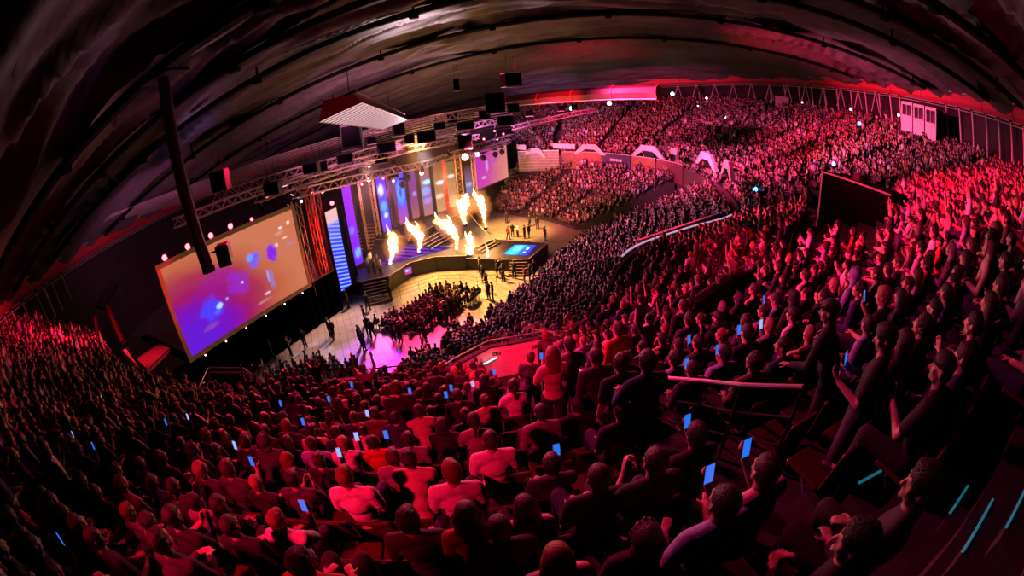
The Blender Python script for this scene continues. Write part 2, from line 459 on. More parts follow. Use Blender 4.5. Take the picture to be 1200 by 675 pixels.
class Tier:
    def __init__(s, name, I, O, rows, front_drop, sub=6):
        s.I = crom(I, sub); s.O = crom(O, sub); s.N = rows; s.name = name; s.drop = front_drop
    def pt(s, u, t):
        n = len(s.I)-1; i = min(int(u*n), n-1); f = u*n-i
        a = [s.I[i][k]*(1-f)+s.I[i+1][k]*f for k in range(3)]; b = [s.O[i][k]*(1-f)+s.O[i+1][k]*f for k in range(3)]
        return Vector([a[k]*(1-t)+b[k]*t for k in range(3)])
    def tread(s, u, k, f=0.5):
        """point on row k (0 = front) at fraction f of its depth, at tread height"""
        p = s.pt(u, (k+f)/s.N); q = s.pt(u, k/(s.N-1.0)); p.z = q.z; return p
    def build(s):
        mb = MB(); n = len(s.I); N = s.N
        for j in range(n):
            u = j/(n-1)
            p = s.pt(u, 0); mb.v.append((p.x, p.y, s.pt(u,0).z-s.drop))
            for k in range(N):
                a = s.tread(u, k, 0); b = s.tread(u, k, 1)
                mb.v.append(tuple(a)); mb.v.append(tuple(b))
        R_ = 2*N+1
        for j in range(n-1):
            for k in range(R_-1):
                a = j*R_+k; mb.f.append((a, a+R_, a+R_+1, a+1)); mb.mi.append(0)
        # ends and back closed down to the floor
        for j, flip in ((0,0), (n-1,1)):
            for k in range(R_-1):
                a = mb.v[j*R_+k]; b = mb.v[j*R_+k+1]; o = len(mb.v)
                mb.v += [(a[0],a[1],0), (b[0],b[1],0)]
                q = (j*R_+k, j*R_+k+1, o+1, o); mb.f.append(q if not flip else q[::-1]); mb.mi.append(0)
        return tag(mb.build(s.name, M_conc), kind='structure')

T2 = Tier('floor_upper_tier',
    [(-27,14,7.3),(-22,12.0,7.2),(-18.3,10.7,7.1),(-14.2,10.0,7.1),(-11,9.9,7.1),(-6,10.5,7.2),(-1.6,11.1,7.2),(1.2,12.2,7.25),(3.4,14.3,7.3),(6.0,19.1,7.4),(10.5,22.0,7.5),(15.2,24.4,7.6),(18.0,28,7.8),(20.0,34,8),(21.0,41,8),(20.7,48,8),(17.7,53.5,8),(13.4,58.4,8),(7.8,61.2,7.9),(2.4,62.6,7.8)],
    [(-35.5,10.5,10.4),(-31,6.5,10.9),(-26,2.5,11.9),(-21,-.8,12.7),(-17,-2.7,13.3),(-8,-5.4,14.8),(0,-6.2,15.6),(8,-5.3,17.5),(17,-2.6,17.7),(26,2.6,16.6),(32,8.0,15.9),(37,14.2,16.1),(41,22,16.5),(43.4,31,17),(44,40,17.1),(42.6,49.5,17.1),(37.0,62,16.8),(26,73.5,16.0),(13,80,15.0),(2,82,14.3)],
    26, 3.2)
T2.build()
T1 = Tier('floor_lower_tier',
    [(-7.6,18.9,.5),(-6.6,22.4,.5),(-4.5,24.8,.5),(-2.2,27.4,.5),(0.5,30.8,.5),(2.9,35.6,.5),(4.9,39.6,.5),(7.9,44.5,.5)],
    [(-3.9,11.8,4.2),(-1.6,12.0,4.3),(1.0,13.2,4.4),(3.4,15.4,4.6),(6.4,19.8,5.6),(12,23.6,6.5),(17.2,27.8,7.0),(20.2,38.5,7.3)],
    18, 0.5)
T1.build()
T1B = Tier('floor_far_tier',
    [(8.4,50.2,.4),(5.6,54.6,.4),(1.6,58.6,.4),(-2.3,62.6,.4)],
    [(20.4,47.0,6.3),(16.6,54.4,6.3),(9.4,60.4,6.2),(2.5,66.8,6.0)],
    12, 0.4)
T1B.build()
TF = Tier('floor_left_risers',
    [(-17.6,21.6,.15),(-14.0,23.4,.15),(-10.0,22.2,.15)],
    [(-15.5,12.2,2.9),(-12.2,11.2,2.9),(-8.4,11.6,2.9)],
    10, 0.15, sub=3)
TF.build()

# all seat positions: (tier, u, row, seatno, point, dir)
def seats_of(T, pitch=0.53, aisles=(), aw=0.65, urange=(0,1)):
    out = []
    for k in range(T.N):
        # arc table
        M = 160; pts = [T.tread(i/M, k, 0.80) for i in range(M+1)]
        L = [0.0]
        for i in range(M): L.append(L[-1]+(pts[i+1]-pts[i]).length)
        ai = []
        for a in aisles: ai.append(L[int(a*M)])
        d = 0.3; i = 0; cnt = 0
        while d < L[-1]-0.2:
            while L[i+1] < d: i += 1
            f = (d-L[i])/(L[i+1]-L[i]); u = (i+f)/M
            if not any(abs(d-a) < aw for a in ai) and urange[0] <= u <= urange[1]:
                p = pts[i].lerp(pts[i+1], f)
                n = T.pt(u, 0)-T.pt(u, 1); n.z = 0; n.normalize()
                out.append((T, u, k, cnt, p, n)); cnt += 1
            d += pitch
    return out
AIS2 = (0.06,0.16,0.27,0.395,0.455,0.52,0.58,0.645,0.70,0.755,0.81,0.86,0.905,0.95)
S2 = seats_of(T2, 0.465, AIS2, 0.6)
S1 = seats_of(T1, 0.48, (0.0,0.22,0.40,0.60,0.80), 0.5)
S1B = seats_of(T1B, 0.48, (0.30,0.62), 0.6)
SF = seats_of(TF, 0.48, (), 0.5)
TREADS = [(T.tread(i/160, k, f)) for T in (T2,) for k in range(T.N) for i in range(161) for f in (0.2,0.5,0.8)]
from mathutils.kdtree import KDTree
KD = KDTree(len(TREADS))
for i_, p_ in enumerate(TREADS): KD.insert((p_.x, p_.y, 0), i_)
KD.balance()
def surf(x, y): return TREADS[KD.find((x, y, 0))[1]].z
def onray(px, py, h, lo=1.2, hi=16):
    """point on the upper tier whose height h above the tread shows at the pixel"""
    best = None; d = RAY(px, py); hd = math.hypot(d.x, d.y)
    for i in range(160):
        t = lo+(hi-lo)*i/159; p = CP + d*(t/hd)
        e = abs(p.z-(surf(p.x, p.y)+h))
        if best is None or e < best[0]: best = (e, Vector((p.x, p.y, surf(p.x, p.y))))
    return best[1]

# ------------------------------------------------------------------ crowd prototypes
M_skin = mat('skin', (0.6,0.4,0.3), 0.5, objcol=True, spec=0.4)
M_hair = mat('hair', (0.1,0.06,0.04), 0.55, objcol=True, bump=0.6, bscale=90)
M_cloth = mat('cloth', (0.3,0.3,0.3), 0.85, objcol=True, bump=0.55, bscale=14, vary=0.12)
M_denim = mat('denim', (0.1,0.1,0.14), 0.9, objcol=True, bump=0.5, bscale=12, vary=0.15)
M_shoe = mat('shoe_leather', (0.08,0.08,0.08), 0.5, objcol=True)
FIG = {}
def fig(key):
    if key in FIG: return FIG[key]
    pose, female, turn, nod, sleeve, hair = key
    g = figure(pose, female, turn, nod, sleeve, 0.92 if female else 1.0)
    g['hair'] = hair_mesh(hair, g['J']['hd'], g['M'], None)
    for k, m in (('body', M_skin), ('hair', M_hair), ('top', M_cloth), ('bottom', M_denim)):
        g[k].materials.clear(); g[k].materials.append(m)
    for me in g['shoe']: me.materials.append(M_shoe)
    FIG[key] = g
    return g
SIT = [('sit',False,0.0,-0.05,'short','short'), ('sit',False,0.45,0.0,'long','crop'), ('sit',True,-0.2,0.0,'long','long'),
       ('sit',False,-0.5,0.0,'short','crop'), ('sit_fwd',False,0.1,0.15,'long','short'), ('sit_fwd',False,-0.2,0.1,'long','hood'), ('sit_clap',False,0.15,0.0,'short','cap'),
       ('sit_clap',True,0.0,0.0,'short','pony'), ('sit_phone',False,0.1,-0.15,'short','short'), ('sit',True,0.3,0.0,'short','bun'),
       ('sit_phone',False,-0.1,-0.1,'long','crop'), ('sit',False,0.1,0.1,'long','curly'), ('sit',False,-0.25,0.05,'short','cap')]
STAND = [('stand',False,0.2,0.0,'long','short'), ('stand',False,-0.4,0.0,'short','cap'), ('stand_walk',False,0.0,0.0,'long','crop'),
         ('stand_phone',False,0.0,-0.25,'long','short'), ('stand_rail',True,0.0,0.0,'short','long'), ('stand_cheer',False,0.0,0.1,'short','short')]
HAIRC = {'black':(0.006,0.005,0.005), 'dark':(0.016,0.009,0.006), 'brown':(0.042,0.022,0.013), 'fair':(0.30,0.20,0.10), 'ginger':(0.17,0.055,0.02)}
TOPC = {'black':(0.014,0.014,0.017), 'charcoal':(0.05,0.05,0.055), 'grey':(0.24,0.24,0.25), 'white':(0.80,0.80,0.78), 'red':(0.50,0.03,0.03),
        'navy':(0.02,0.03,0.10), 'pale':(0.30,0.45,0.65), 'pink':(0.72,0.38,0.45), 'olive':(0.12,0.13,0.05), 'beige':(0.55,0.45,0.33)}
TOPW = [('black',34),('charcoal',20),('grey',12),('white',11),('red',7),('navy',9),('pale',4),('pink',4),('olive',4),('beige',5)]
HAIRW = [('black',26),('dark',34),('brown',26),('fair',10),('ginger',4)]
def pick(W, rng=R):
    t = rng.random()*sum(w for _, w in W)
    for k, w in W:
        t -= w
        if t <= 0: return k
    return W[-1][0]
def skin_col(rng=R): v = rng.uniform(0.85,1.1); return (0.56*v, 0.36*v, 0.27*v, 1)
HAIRWORD = {'short':'tousled {c} hair','crop':'cropped {c} hair','long':'long {c} hair','bun':'{c} hair bun','pony':'{c} ponytail','curly':'curly {c} hair','cap':'a dark cap','hood':'the hood up'}
GARM = {'short':'tee','long':'pullover'}

def person(key, loc, rz, top=None, hair=None, bottom=None, label=None, group=None, scale=1.0):
    g = fig(key)
    top = top or pick(TOPW); hair = hair or pick(HAIRW)
    r = empty('person', loc, rz, label, 'person', group); r.scale = (scale,)*3
    bc = bottom or R.choice([(0.02,0.02,0.025),(0.03,0.04,0.09),(0.05,0.06,0.12),(0.03,0.03,0.03)])
    for nm, k, c in (('body','body',skin_col()), ('hood' if key[5] == 'hood' else ('cap' if key[5] == 'cap' else 'hair'),'hair',HAIRC[hair] if key[5] not in ('cap','hood') else TOPC[top if key[5] == 'hood' else 'black']),
                     ('shirt' if key[4] == 'short' else 'pullover','top',TOPC[top]), ('trousers','bottom',bc), ('shoe',0,(0.06,0.05,0.05)), ('shoe',1,(0.06,0.05,0.05))):
        o = bpy.data.objects.new(nm, g['shoe'][k] if isinstance(k, int) else g[k]); COL.objects.link(o); o.parent = r
        o.color = (*c[:3], 1)
    return r, top, hair

ORD = ['first','second','third','fourth','fifth','sixth','seventh','eighth','ninth','tenth','eleventh','twelfth','thirteenth','fourteenth','fifteenth','sixteenth','seventeenth','eighteenth','nineteenth','twentieth','twenty-first','twenty-second','twenty-third','twenty-fourth','twenty-fifth','twenty-sixth','twenty-seventh','twenty-eighth','twenty-ninth','thirtieth']
def facing(d): return math.atan2(-d.x, d.y)
STC = Vector((-7, 42, 0))
def look_dir(p, n, w=0.55):
    t = STC-p; t.z = 0; t.normalize(); return (n*(1-w)+t*w).normalized()

# dark stairwells, gangways and walls keep free of seats (seen areas, found on the terraces)
GAPS = [[(556,418),(600,402),(690,400),(722,436),(706,478),(668,472),(640,446),(600,440),(560,436)],
        [(700,436),(850,440),(955,452),(975,520),(945,600),(905,620),(900,545),(850,498),(775,490),(735,470),(712,470)],
        [(905,470),(1100,455),(1250,370),(1500,370),(1500,900),(870,740),(930,600)],
        [(826,356),(842,332),(858,318),(886,308),(898,322),(892,338),(856,362)],
        [(948,200),(1052,205),(1052,268),(948,268)],
        [(232,428),(300,428),(318,452),(240,452)]]
_b0 = AR(957, 262, 23.0); _b1 = AR(1040, 262, 20.5); _d = (_b1-_b0); _d.z = 0; _d.normalize(); _n = Vector((-_d.y, _d.x, 0))
BOXFOOT = [tuple(v)[:2] for v in (_b0-_d*0.4-_n*0.5, _b1+_d*0.4-_n*0.5, _b1+_d*0.4+_n*2.9, _b0-_d*0.4+_n*2.9)]
def free(p):
    if inpoly((p.x, p.y), BOXFOOT): return False
    q = PX((p.x, p.y, p.z+1.2)); return not any(inpoly(q, g) for g in GAPS)
used = []
HERO = []
# ---- foreground figures: (head pixel, figure key, top, hair, turn of the body, label)
def place_seated(px, py, key, top, hair, label, turn=0.0, h=1.20, bottom=None, scale=1.0):
    g = fig(key); hh = g['J']['hd'].z
    p = onray(px, py, hh, 1.2, 14)
    d = STC-p; d.z = 0; d.normalize()
    a = facing(d)+turn
    hx = g['J']['hd']; off = Vector((hx.x*math.cos(a)-hx.y*math.sin(a), hx.x*math.sin(a)+hx.y*math.cos(a), 0))
    r, _, _ = person(key, p-off, a, top, hair, bottom, label, None, scale); used.append(p); HERO.append((r, key, a))
    return r, g, a

# the people who show largest, each put in the row where the photo shows the head
F = lambda *a: a
place_seated(478, 607, F('sit',False,0.05,0.05,'long','short'), 'charcoal', 'black', 'person in charcoal pullover with black hair, low centre front, head seen from behind')
place_seated(404, 556, F('sit',False,-0.1,0.0,'short','short'), 'white', 'ginger', 'ginger haired person in white tee brightly lit red, arms down, seen from behind')
place_seated(461, 537, F('sit',False,0.1,0.0,'long','short'), 'grey', 'brown', 'person in grey pullover right of the ginger haired one in white')
place_seated(529, 553, F('sit',False,0.35,0.05,'short','short'), 'white', 'ginger', 'person in white tee looking right, head bowed, middle of the red pool of light')
place_seated(546, 598, F('sit',True,0.0,0.05,'long','long'), 'red', 'brown', 'person with long wavy brown hair in red top, low centre')
place_seated(326, 610, F('sit_phone',False,-0.1,-0.05,'short','short'), 'white', 'ginger', 'ginger haired person in white tee holding up a phone, low left')
place_seated(615, 594, F('sit',True,0.15,0.05,'long','long'), 'pink', 'dark', 'person with long dark hair in pink pullover, low centre')
place_seated(652, 662, F('sit',True,0.0,0.0,'long','long'), 'pink', 'fair', 'person with fair hair at the bottom edge, only head and shoulders showing')
place_seated(357, 662, F('sit',False,-0.2,0.0,'long','short'), 'red', 'brown', 'person with tousled brown hair at the bottom edge left of centre')
place_seated(701, 562, F('sit',False,0.0,0.0,'short','crop'), 'black', 'brown', 'person in black tee with red print across the back, cropped hair')
place_seated(768, 538, F('sit_clap',False,0.0,0.0,'short','crop'), 'black', 'dark', 'person in black printed tee with hands raised in front')
place_seated(816, 508, F('sit_phone',False,-0.1,-0.05,'short','short'), 'black', 'dark', 'person in black tee holding a blue phone up, right of the stairwell')
place_seated(646, 541, F('sit_phone',False,-0.1,0.0,'long','short'), 'charcoal', 'dark', 'dark haired person in charcoal pullover looking at a raised phone, centre right')
place_seated(757, 622, F('sit_fwd',False,0.0,0.1,'long','hood'), 'charcoal', 'dark', 'person bent forward in a charcoal hooded jacket with the hood up')
place_seated(846, 592, F('sit_phone',False,-0.1,0.0,'short','crop'), 'pale', 'dark', 'person in pale tee filming with a bright phone, cropped dark hair')
place_seated(897, 550, F('sit_phone',False,-0.2,0.0,'short','crop'), 'pink', 'dark', 'person in pink tee raising a phone beside the dark stairs')
place_seated(1068, 583, F('sit',False,0.55,0.0,'long','short'), 'charcoal', 'dark', 'dark haired person in profile beside the blue-lit steps, wearing charcoal')
place_seated(1003, 632, F('sit_fwd',False,0.6,0.0,'long','short'), 'black', 'black', 'black haired person in profile leaning forward at the bottom right')
place_seated(268, 613, F('sit',False,0.0,0.0,'long','crop'), 'black', 'dark', 'person in black pullover left of the ginger haired phone holder')
place_seated(575, 515, F('sit',False,0.0,0.0,'short','crop'), 'white', 'dark', 'person in white sleeveless look tee with cropped hair, centre, lit red')
place_seated(545, 485, F('sit',False,0.0,0.0,'long','short'), 'charcoal', 'black', 'dark clad person with black hair in front of a lit seat back')
place_seated(728, 482, F('sit',False,0.1,0.0,'short','short'), 'black', 'dark', 'person in black tee with a pale print at the edge of the stairwell')
place_seated(676, 475, F('sit',False,0.0,0.0,'short','crop'), 'black', 'dark', 'person in black tee sitting high, left of the stairwell edge')
place_seated(634, 483, F('sit',False,0.0,0.0,'long','crop'), 'grey', 'dark', 'person in grey pullover with cropped hair two seats left of the stairwell')
place_seated(585, 620, F('sit',False,0.0,0.0,'long','crop'), 'black', 'dark', 'person in black pullover with cropped hair right of the long haired person in red')

from mathutils.bvhtree import BVHTree
M_print = mat('shirt_print_ink', (0.65,0.35,0.40), 0.7)
def back_print(root, g, cx, cz, rx, rz, m=M_print):
    """emblem printed on the back of a tee: two arcs and a bar, laid on the cloth"""
    me = g['top']; bv = BVHTree.FromPolygons([v.co.copy() for v in me.vertices], [list(p.vertices) for p in me.polygons])
    def q(x, z):
        h = bv.ray_cast(Vector((x, -1.0, z)), Vector((0,1,0))); return (h[0]+Vector((0,-0.004,0))) if h[0] else None
    mb = MB(); n = 18
    for r0, r1, a0, a1 in ((0.82,1.0,0.15,2.9),(0.50,0.70,0.3,2.75),(0.0,0.36,0.0,3.14)):
        for i in range(n):
            t0 = a0+(a1-a0)*i/n; t1 = a0+(a1-a0)*(i+1)/n
            P = [q(cx+rx*r*math.cos(t), cz+rz*(r*math.sin(t)-0.3)) for r, t in ((r0,t0),(r1,t0),(r1,t1),(r0,t1))]
            if all(P): mb.quad(*P)
    for x0 in range(-6, 6):
        P = [q(cx+rx*(x0+dx)/6.2, cz-rz*dz) for dx, dz in ((0.1,0.62),(0.85,0.62),(0.85,0.42),(0.1,0.42))]
        if all(P): mb.quad(*P)
    mb.build('shirt_print', m, root)
for (r, key, a) in list(HERO):
    lb = r['label']
    if 'print' in lb:
        g = fig(key); back_print(r, g, 0.0, g['J']['ch'].z-0.02, 0.13, 0.10)

def place_standing(px, py, key, top, hair, turn, label, bottom=None, scale=1.0, dist=None):
    g = fig(key); hh = g['J']['hd'].z*scale
    p = onray(px, py, hh, 1.5, 14)
    d = STC-p; d.z = 0; d.normalize(); a = facing(d)+turn
    hx = g['J']['hd']; off = Vector((hx.x*math.cos(a)-hx.y*math.sin(a), hx.x*math.sin(a)+hx.y*math.cos(a), 0))
    r, _, _ = person(key, p-off, a, top, hair, bottom, label, None, scale); used.append(p); HERO.append((r, key, a))
    return r, g, a
CAPMAN = place_standing(972, 366, F('stand_lean',False,0.10,-0.12,'long','cap'), 'black', 'black', 0.35, 'person standing in black zip jacket and dark cap with a white lanyard', (0.02,0.02,0.03))
TEEMAN = place_standing(1037, 398, F('stand_text',False,0.25,-0.30,'short','short'), 'black', 'black', 0.25, 'person standing in black tee with thick black hair looking down at a phone', (0.05,0.05,0.09))
place_standing(622, 419, F('stand_phone',False,0.2,-0.35,'short','short'), 'charcoal', 'brown', -0.5, 'person in charcoal tee reading a phone at the end of the stairwell rail')
place_standing(647, 415, F('stand_rail',True,0.0,0.0,'short','long'), 'pink', 'fair', 0.0, 'person with long fair hair leaning on the stairwell rail')
place_standing(667, 404, F('stand_rail',False,0.2,0.0,'short','short'), 'grey', 'dark', 0.0, 'person in grey tee leaning on the stairwell rail beside the fair haired person')
place_standing(698, 419, F('stand',False,0.3,0.0,'long','short'), 'charcoal', 'dark', 0.0, 'person in charcoal pullover standing behind the middle of the stairwell rail')
place_standing(728, 425, F('stand',False,-0.2,0.0,'short','short'), 'black', 'dark', 0.0, 'person in black tee standing at the gap between the two rails')
place_standing(758, 424, F('stand_rail',False,-0.1,0.0,'long','short'), 'navy', 'dark', 0.0, 'person in navy pullover leaning on the longer stairwell rail')

# ---- seats left over: individual people first, the distant rest as one crowd
def keep(seats, prob=1.0, extra=None):
    out = []
    for s in seats:
        p = s[4]; q = PX((p.x, p.y, p.z+1.2))
        if not (-45 < q[0] < 1245 and q[1] < 735): continue
        if (Vector((p.x,p.y,p.z+1.2))-CP).length < 2.3: continue
        if not free(p): continue
        if R.random() > prob: continue
        if any((p.x-h.x)**2+(p.y-h.y)**2 < 0.30 for h in used): continue
        if R.random() < 0.05: continue
        out.append(s)
    return out
K2 = keep(S2); K1 = keep(S1); K1B = keep(S1B); KF = keep(SF)
K2.sort(key=lambda s: (s[4]+Vector((0,0,1.2))-CP).length)
PHONEPX = [(648,521),(63,507),(100,538),(182,502),(207,503),(259,537),(257,570),(357,557),(366,533),(45,652),(440,523),(428,564),(405,537),(462,473),(413,493),(332,507),(737,426),(747,431),(582,438),(560,440),(500,470),(545,452),(520,462),(378,478),(300,480),(912,392),(905,350),(880,398),(893,405),(816,397),(850,412),(1022,352),(830,430)]
NIND = 226
ind = K2[:NIND]
rest = K2[NIND:]
byrow = {}
for s in ind: byrow.setdefault(s[2], []).append(s)
rankof = {}
for k, L in byrow.items():
    L.sort(key=lambda s: -s[1])
    L.sort(key=lambda s: PX((s[4].x, s[4].y, s[4].z+1.2))[0])
    for i, s in enumerate(L): rankof[id(s)] = i
phone_of = {}
M_phone = mat('phone_body', (0.02,0.02,0.02), 0.3)
M_pscr = mat('phone_screen', (0.02,0.02,0.02), 0.2, emit=(0.02,0.20,1.0), estr=0.85)
M_pscr2 = mat('phone_screen_pale', (0.02,0.02,0.02), 0.2, emit=(0.25,0.42,1.0), estr=1.2)
def phone(loc, rz, tilt, label, scr=None):
    r = MB().box((0,0,0), (0.074,0.009,0.150), bev=0.003).build('phone', M_phone); r.location = loc; r.rotation_euler = (tilt,0,rz)
    tag(r, label, 'phone', 'lit phones held up in the crowd')
    MB().box((0,-0.0055,0), (0.066,0.002,0.138)).build('phone_screen', scr or M_pscr, r)
    return r
def handpos(root_loc, key, a):
    g = fig(key); ar = [x for x in g['arms'] if x[0] > 0][0]
    w = ar[3]+Vector(ar[4]).normalized()*0.095 + Vector((-0.005,-0.012,0.02))
    return Vector(root_loc)+Vector((w.x*math.cos(a)-w.y*math.sin(a), w.x*math.sin(a)+w.y*math.cos(a), w.z))
for (r, key, a) in HERO:
    if key[0].endswith('phone') or key[0] == 'stand_text':
        w = handpos(r.location, key, a); lb = r['label']
        phone(w, a, -0.25, 'lit blue phone held by the ' + ' '.join(lb.split(',')[0].split()[:9]))
PHK = [k for k in SIT if k[0] == 'sit_phone']
want = {}
for pp in PHONEPX:
    b = min(ind, key=lambda s: (PX((s[4].x, s[4].y, s[4].z+1.15))[0]-pp[0]-4)**2+(PX((s[4].x, s[4].y, s[4].z+1.15))[1]-pp[1]-3)**2)
    q = PX((b[4].x, b[4].y, b[4].z+1.15))
    if (q[0]-pp[0])**2+(q[1]-pp[1])**2 < 26**2: want[id(b)] = 1
    else:
        b = min(rest+K1, key=lambda s: (PX((s[4].x, s[4].y, s[4].z+1.2))[0]-pp[0])**2+(PX((s[4].x, s[4].y, s[4].z+1.2))[1]-pp[1])**2)
        p = b[4]; d = look_dir(p, b[5]); a = facing(d)
        phone(p+d*0.33+Vector((0,0,1.22)), a, -0.3, '', M_pscr)['label'] = 'small lit phone in the distant crowd, %s row of its tier, %s seat along' % (ORD[b[2]], ORD[b[3] % 30])
for s in ind:
    T, u, k, c, p, n = s
    d = look_dir(p, n); a = facing(d)+R.uniform(-0.15,0.15)
    ph = id(s) in want
    key = R.choice(PHK) if ph else R.choice([x for x in SIT if x[0] != 'sit_phone'])
    if not ph and p.y > 5 and abs(p.x) < 12 and R.random() < 0.035: key = STAND[0] if (p-CP).length < 9 or R.random() < 0.7 else STAND[5]
    sc_ = R.uniform(0.94,1.06)
    r, top, hair = person(key, p+Vector((R.uniform(-.03,.03),R.uniform(-.03,.03),0)), a, scale=sc_)
    hw = HAIRWORD[key[5]].format(c=hair)
    r['label'] = 'person in %s %s with %s, %s row above parapet, %s from left' % (top, GARM[key[4]], hw, ORD[k], ORD[min(rankof[id(s)], 29)])
    r['group'] = 'seated spectators in the near upper tier'
    if ph:
        w = handpos((0,0,0), key, a)*sc_ + Vector(r.location)
        phone(w, a, -0.25, 'lit phone held up %s row above parapet, by %s person from left' % (ORD[k], ORD[min(rankof[id(s)], 29)]), R.choice([M_pscr, M_pscr, M_pscr2]))

# ---- seats
def seat_meshes():
    a = MB(); a.box((0,0.0,0.43), (0.43,0.42,0.045), bev=0.015); a.box((0,0.19,0.415), (0.42,0.05,0.05), bev=0.015)
    b = MB(); b.box((0,0,0), (0.43,0.03,0.44), bev=0.012); b.box((0,0.0,0.215), (0.41,0.045,0.035), bev=0.014)
    b2 = MB()
    for v in b.v: b2.v.append((v[0], v[1]+0.35*(v[0]**2)-0.245-(v[2]+0.2)*0.12, v[2]+0.66))
    b2.f = b.f; b2.mi = b.mi
    c = MB(); c.tube([(0,0.10,0.41),(0,0.06,0.2),(0,-0.12,0.0)], 0.022, 6); c.box((0,-0.12,0.006), (0.16,0.14,0.012))
    return a, b2, c
sa, sb, scx = seat_meshes()
me_pan = sa.mesh('seat_pan'); me_back = sb.mesh('backrest'); me_leg = scx.mesh('leg')
for me in (me_pan, me_back): me.materials.append(M_seat)
me_leg.materials.append(M_steel)
allk = sorted([s for s in S2 if (-45 < PX(s[4]+Vector((0,0,.6)))[0] < 1245 and PX(s[4]+Vector((0,0,.6)))[1] < 740) and (s[4]+Vector((0,0,.8))-CP).length > 2.0 and free(s[4])], key=lambda s: (s[4]-CP).length)
sr = {}
for i, s in enumerate(allk[:130]):
    p = s[4]; a = facing(look_dir(p, s[5], 0.35)); sr[s[2]] = sr.get(s[2], 0)+1
    e = empty('stadium_seat', p, a, 'red plastic stadium seat, %s row above the parapet, %s counted along that row' % (ORD[s[2]], ORD[min(sr[s[2]]-1, 29)]), 'seat', 'stadium seats in the near rows')
    for me in (me_pan, me_back, me_leg):
        o = bpy.data.objects.new(me.name, me); COL.objects.link(o); o.parent = e
seats = MB()
for s in allk[130:2600]:
    p = s[4]; a = facing(look_dir(p, s[5], 0.35)); M = rotz(a)
    seats.box(p+M @ Vector((0,0,0.43)), (0.43,0.42,0.05), M); seats.box(p+M @ Vector((0,-0.24,0.66)), (0.43,0.04,0.44), M)
tag(seats.build('seating', M_seat), 'rows of red plastic seats under the crowd of the upper tier', 'seat', kind='stuff')

# ---- one distant crowd
def lod(key, target):
    g = fig(key); V = []; Fc = []; part = []; off = 0
    tot = {'body':0.42, 'hair':0.14, 'top':0.26, 'bottom':0.18}
    for pi, k in enumerate(('body','hair','top','bottom')):
        me = g[k]; o = bpy.data.objects.new('tmp', me); WCOL.objects.link(o)
        tr = o.modifiers.new('t','TRIANGULATE'); d = o.modifiers.new('d','DECIMATE'); n = sum(len(p.vertices)-2 for p in me.polygons)
        d.ratio = min(1, target*tot[k]/n)
        m2 = evaluated(o)
        nv = len(m2.vertices); a = np.empty(nv*3); m2.vertices.foreach_get('co', a); V.append(a.reshape(-1,3))
        f = np.array([list(p.vertices) for p in m2.polygons if len(p.vertices) == 3]); Fc.append(f+off); part.append(np.full(nv, pi)); off += nv
        bpy.data.objects.remove(o); bpy.data.meshes.remove(m2)
    return np.vstack(V), np.vstack(Fc), np.concatenate(part)
rng = np.random.RandomState(5)
def crowd_items(seats, stand=0.06):
    out = []
    for s in seats:
        d = look_dir(s[4], s[5]); out.append((s[4], facing(d)+R.uniform(-.25,.25), R.random() < stand))
    return out
items = crowd_items(rest, 0.07)+crowd_items(K1, 0.05)+crowd_items(K1B, 0.05)+crowd_items(KF, 0.04)
# the block of chairs before the stage
FB = [tuple(AT(x, y, z))[:2] for x, y, z in ((433,373,1.0),(448,384,0.4),(478,388,0.3),(497,383,0.3),(528,371,0.3),(552,352,0.4),(566,340,0.7),(562,333,1.2),(541,327,1.3),(520,326,1.3),(500,335,1.3),(480,347,1.3),(458,360,1.3),(440,367,1.3))]
chairs = []
s_ = -4.0
while s_ < 16:
    w_ = -2.0
    while w_ < 16:
        p = ST(w_*0+s_, w_)
        if inpoly((p.x, p.y), FB) and R.random() < 0.93: chairs.append(p)
        w_ += 0.78
    s_ += 0.52
for p in chairs: items.append((p, facing(-NV)+R.uniform(-.3,.3), R.random() < 0.05))
lods = {}
for near in (0,1,2):
    lods[near] = ([lod(k, (900, 420, 150)[near]) for k in SIT], [lod(k, (1000, 480, 190)[near]) for k in (STAND[0], STAND[5], STAND[3])])
VV = []; FF = []; CC = []; off = 0
for p, a, stnd in items:
    dist = (p-CP).length
    near = 0 if dist < 15 else (1 if dist < 26 else 2)
    L = lods[near][1] if stnd else lods[near][0]
    V, Fc, part = L[R.randrange(len(L))]
    c, s_n = math.cos(a), math.sin(a); sc_ = R.uniform(0.93,1.07)
    W = np.empty_like(V); W[:,0] = (V[:,0]*c-V[:,1]*s_n)*sc_+p.x; W[:,1] = (V[:,0]*s_n+V[:,1]*c)*sc_+p.y; W[:,2] = V[:,2]*sc_+p.z
    pal = np.array([skin_col()[:3], HAIRC[pick(HAIRW)], TOPC[pick(TOPW)], R.choice([(0.02,0.02,0.025),(0.03,0.04,0.09),(0.05,0.06,0.12)])])
    VV.append(W); FF.append(Fc+off); CC.append(pal[part]); off += len(V)
VV = np.vstack(VV); FF = np.vstack(FF); CC = np.vstack(CC)
me = bpy.data.meshes.new('crowd'); me.vertices.add(len(VV)); me.loops.add(len(FF)*3); me.polygons.add(len(FF))
me.vertices.foreach_set('co', VV.ravel()); me.loops.foreach_set('vertex_index', FF.ravel().astype(np.int32))
me.polygons.foreach_set('loop_start', np.arange(0, len(FF)*3, 3, dtype=np.int32))
at = me.color_attributes.new('Col', 'FLOAT_COLOR', 'POINT'); at.data.foreach_set('color', np.hstack([CC, np.ones((len(CC),1))]).ravel().astype(np.float32))
me.update(); me.validate()
me.materials.append(mat('crowd_cloth', (0.3,0.3,0.3), 0.75, vcol='Col'))
crowd = bpy.data.objects.new('crowd', me); COL.objects.link(crowd)
tag(crowd, 'thousands of spectators filling the tiers and the chairs before the stage', 'crowd', kind='stuff')
del VV, FF, CC
cm = MB()
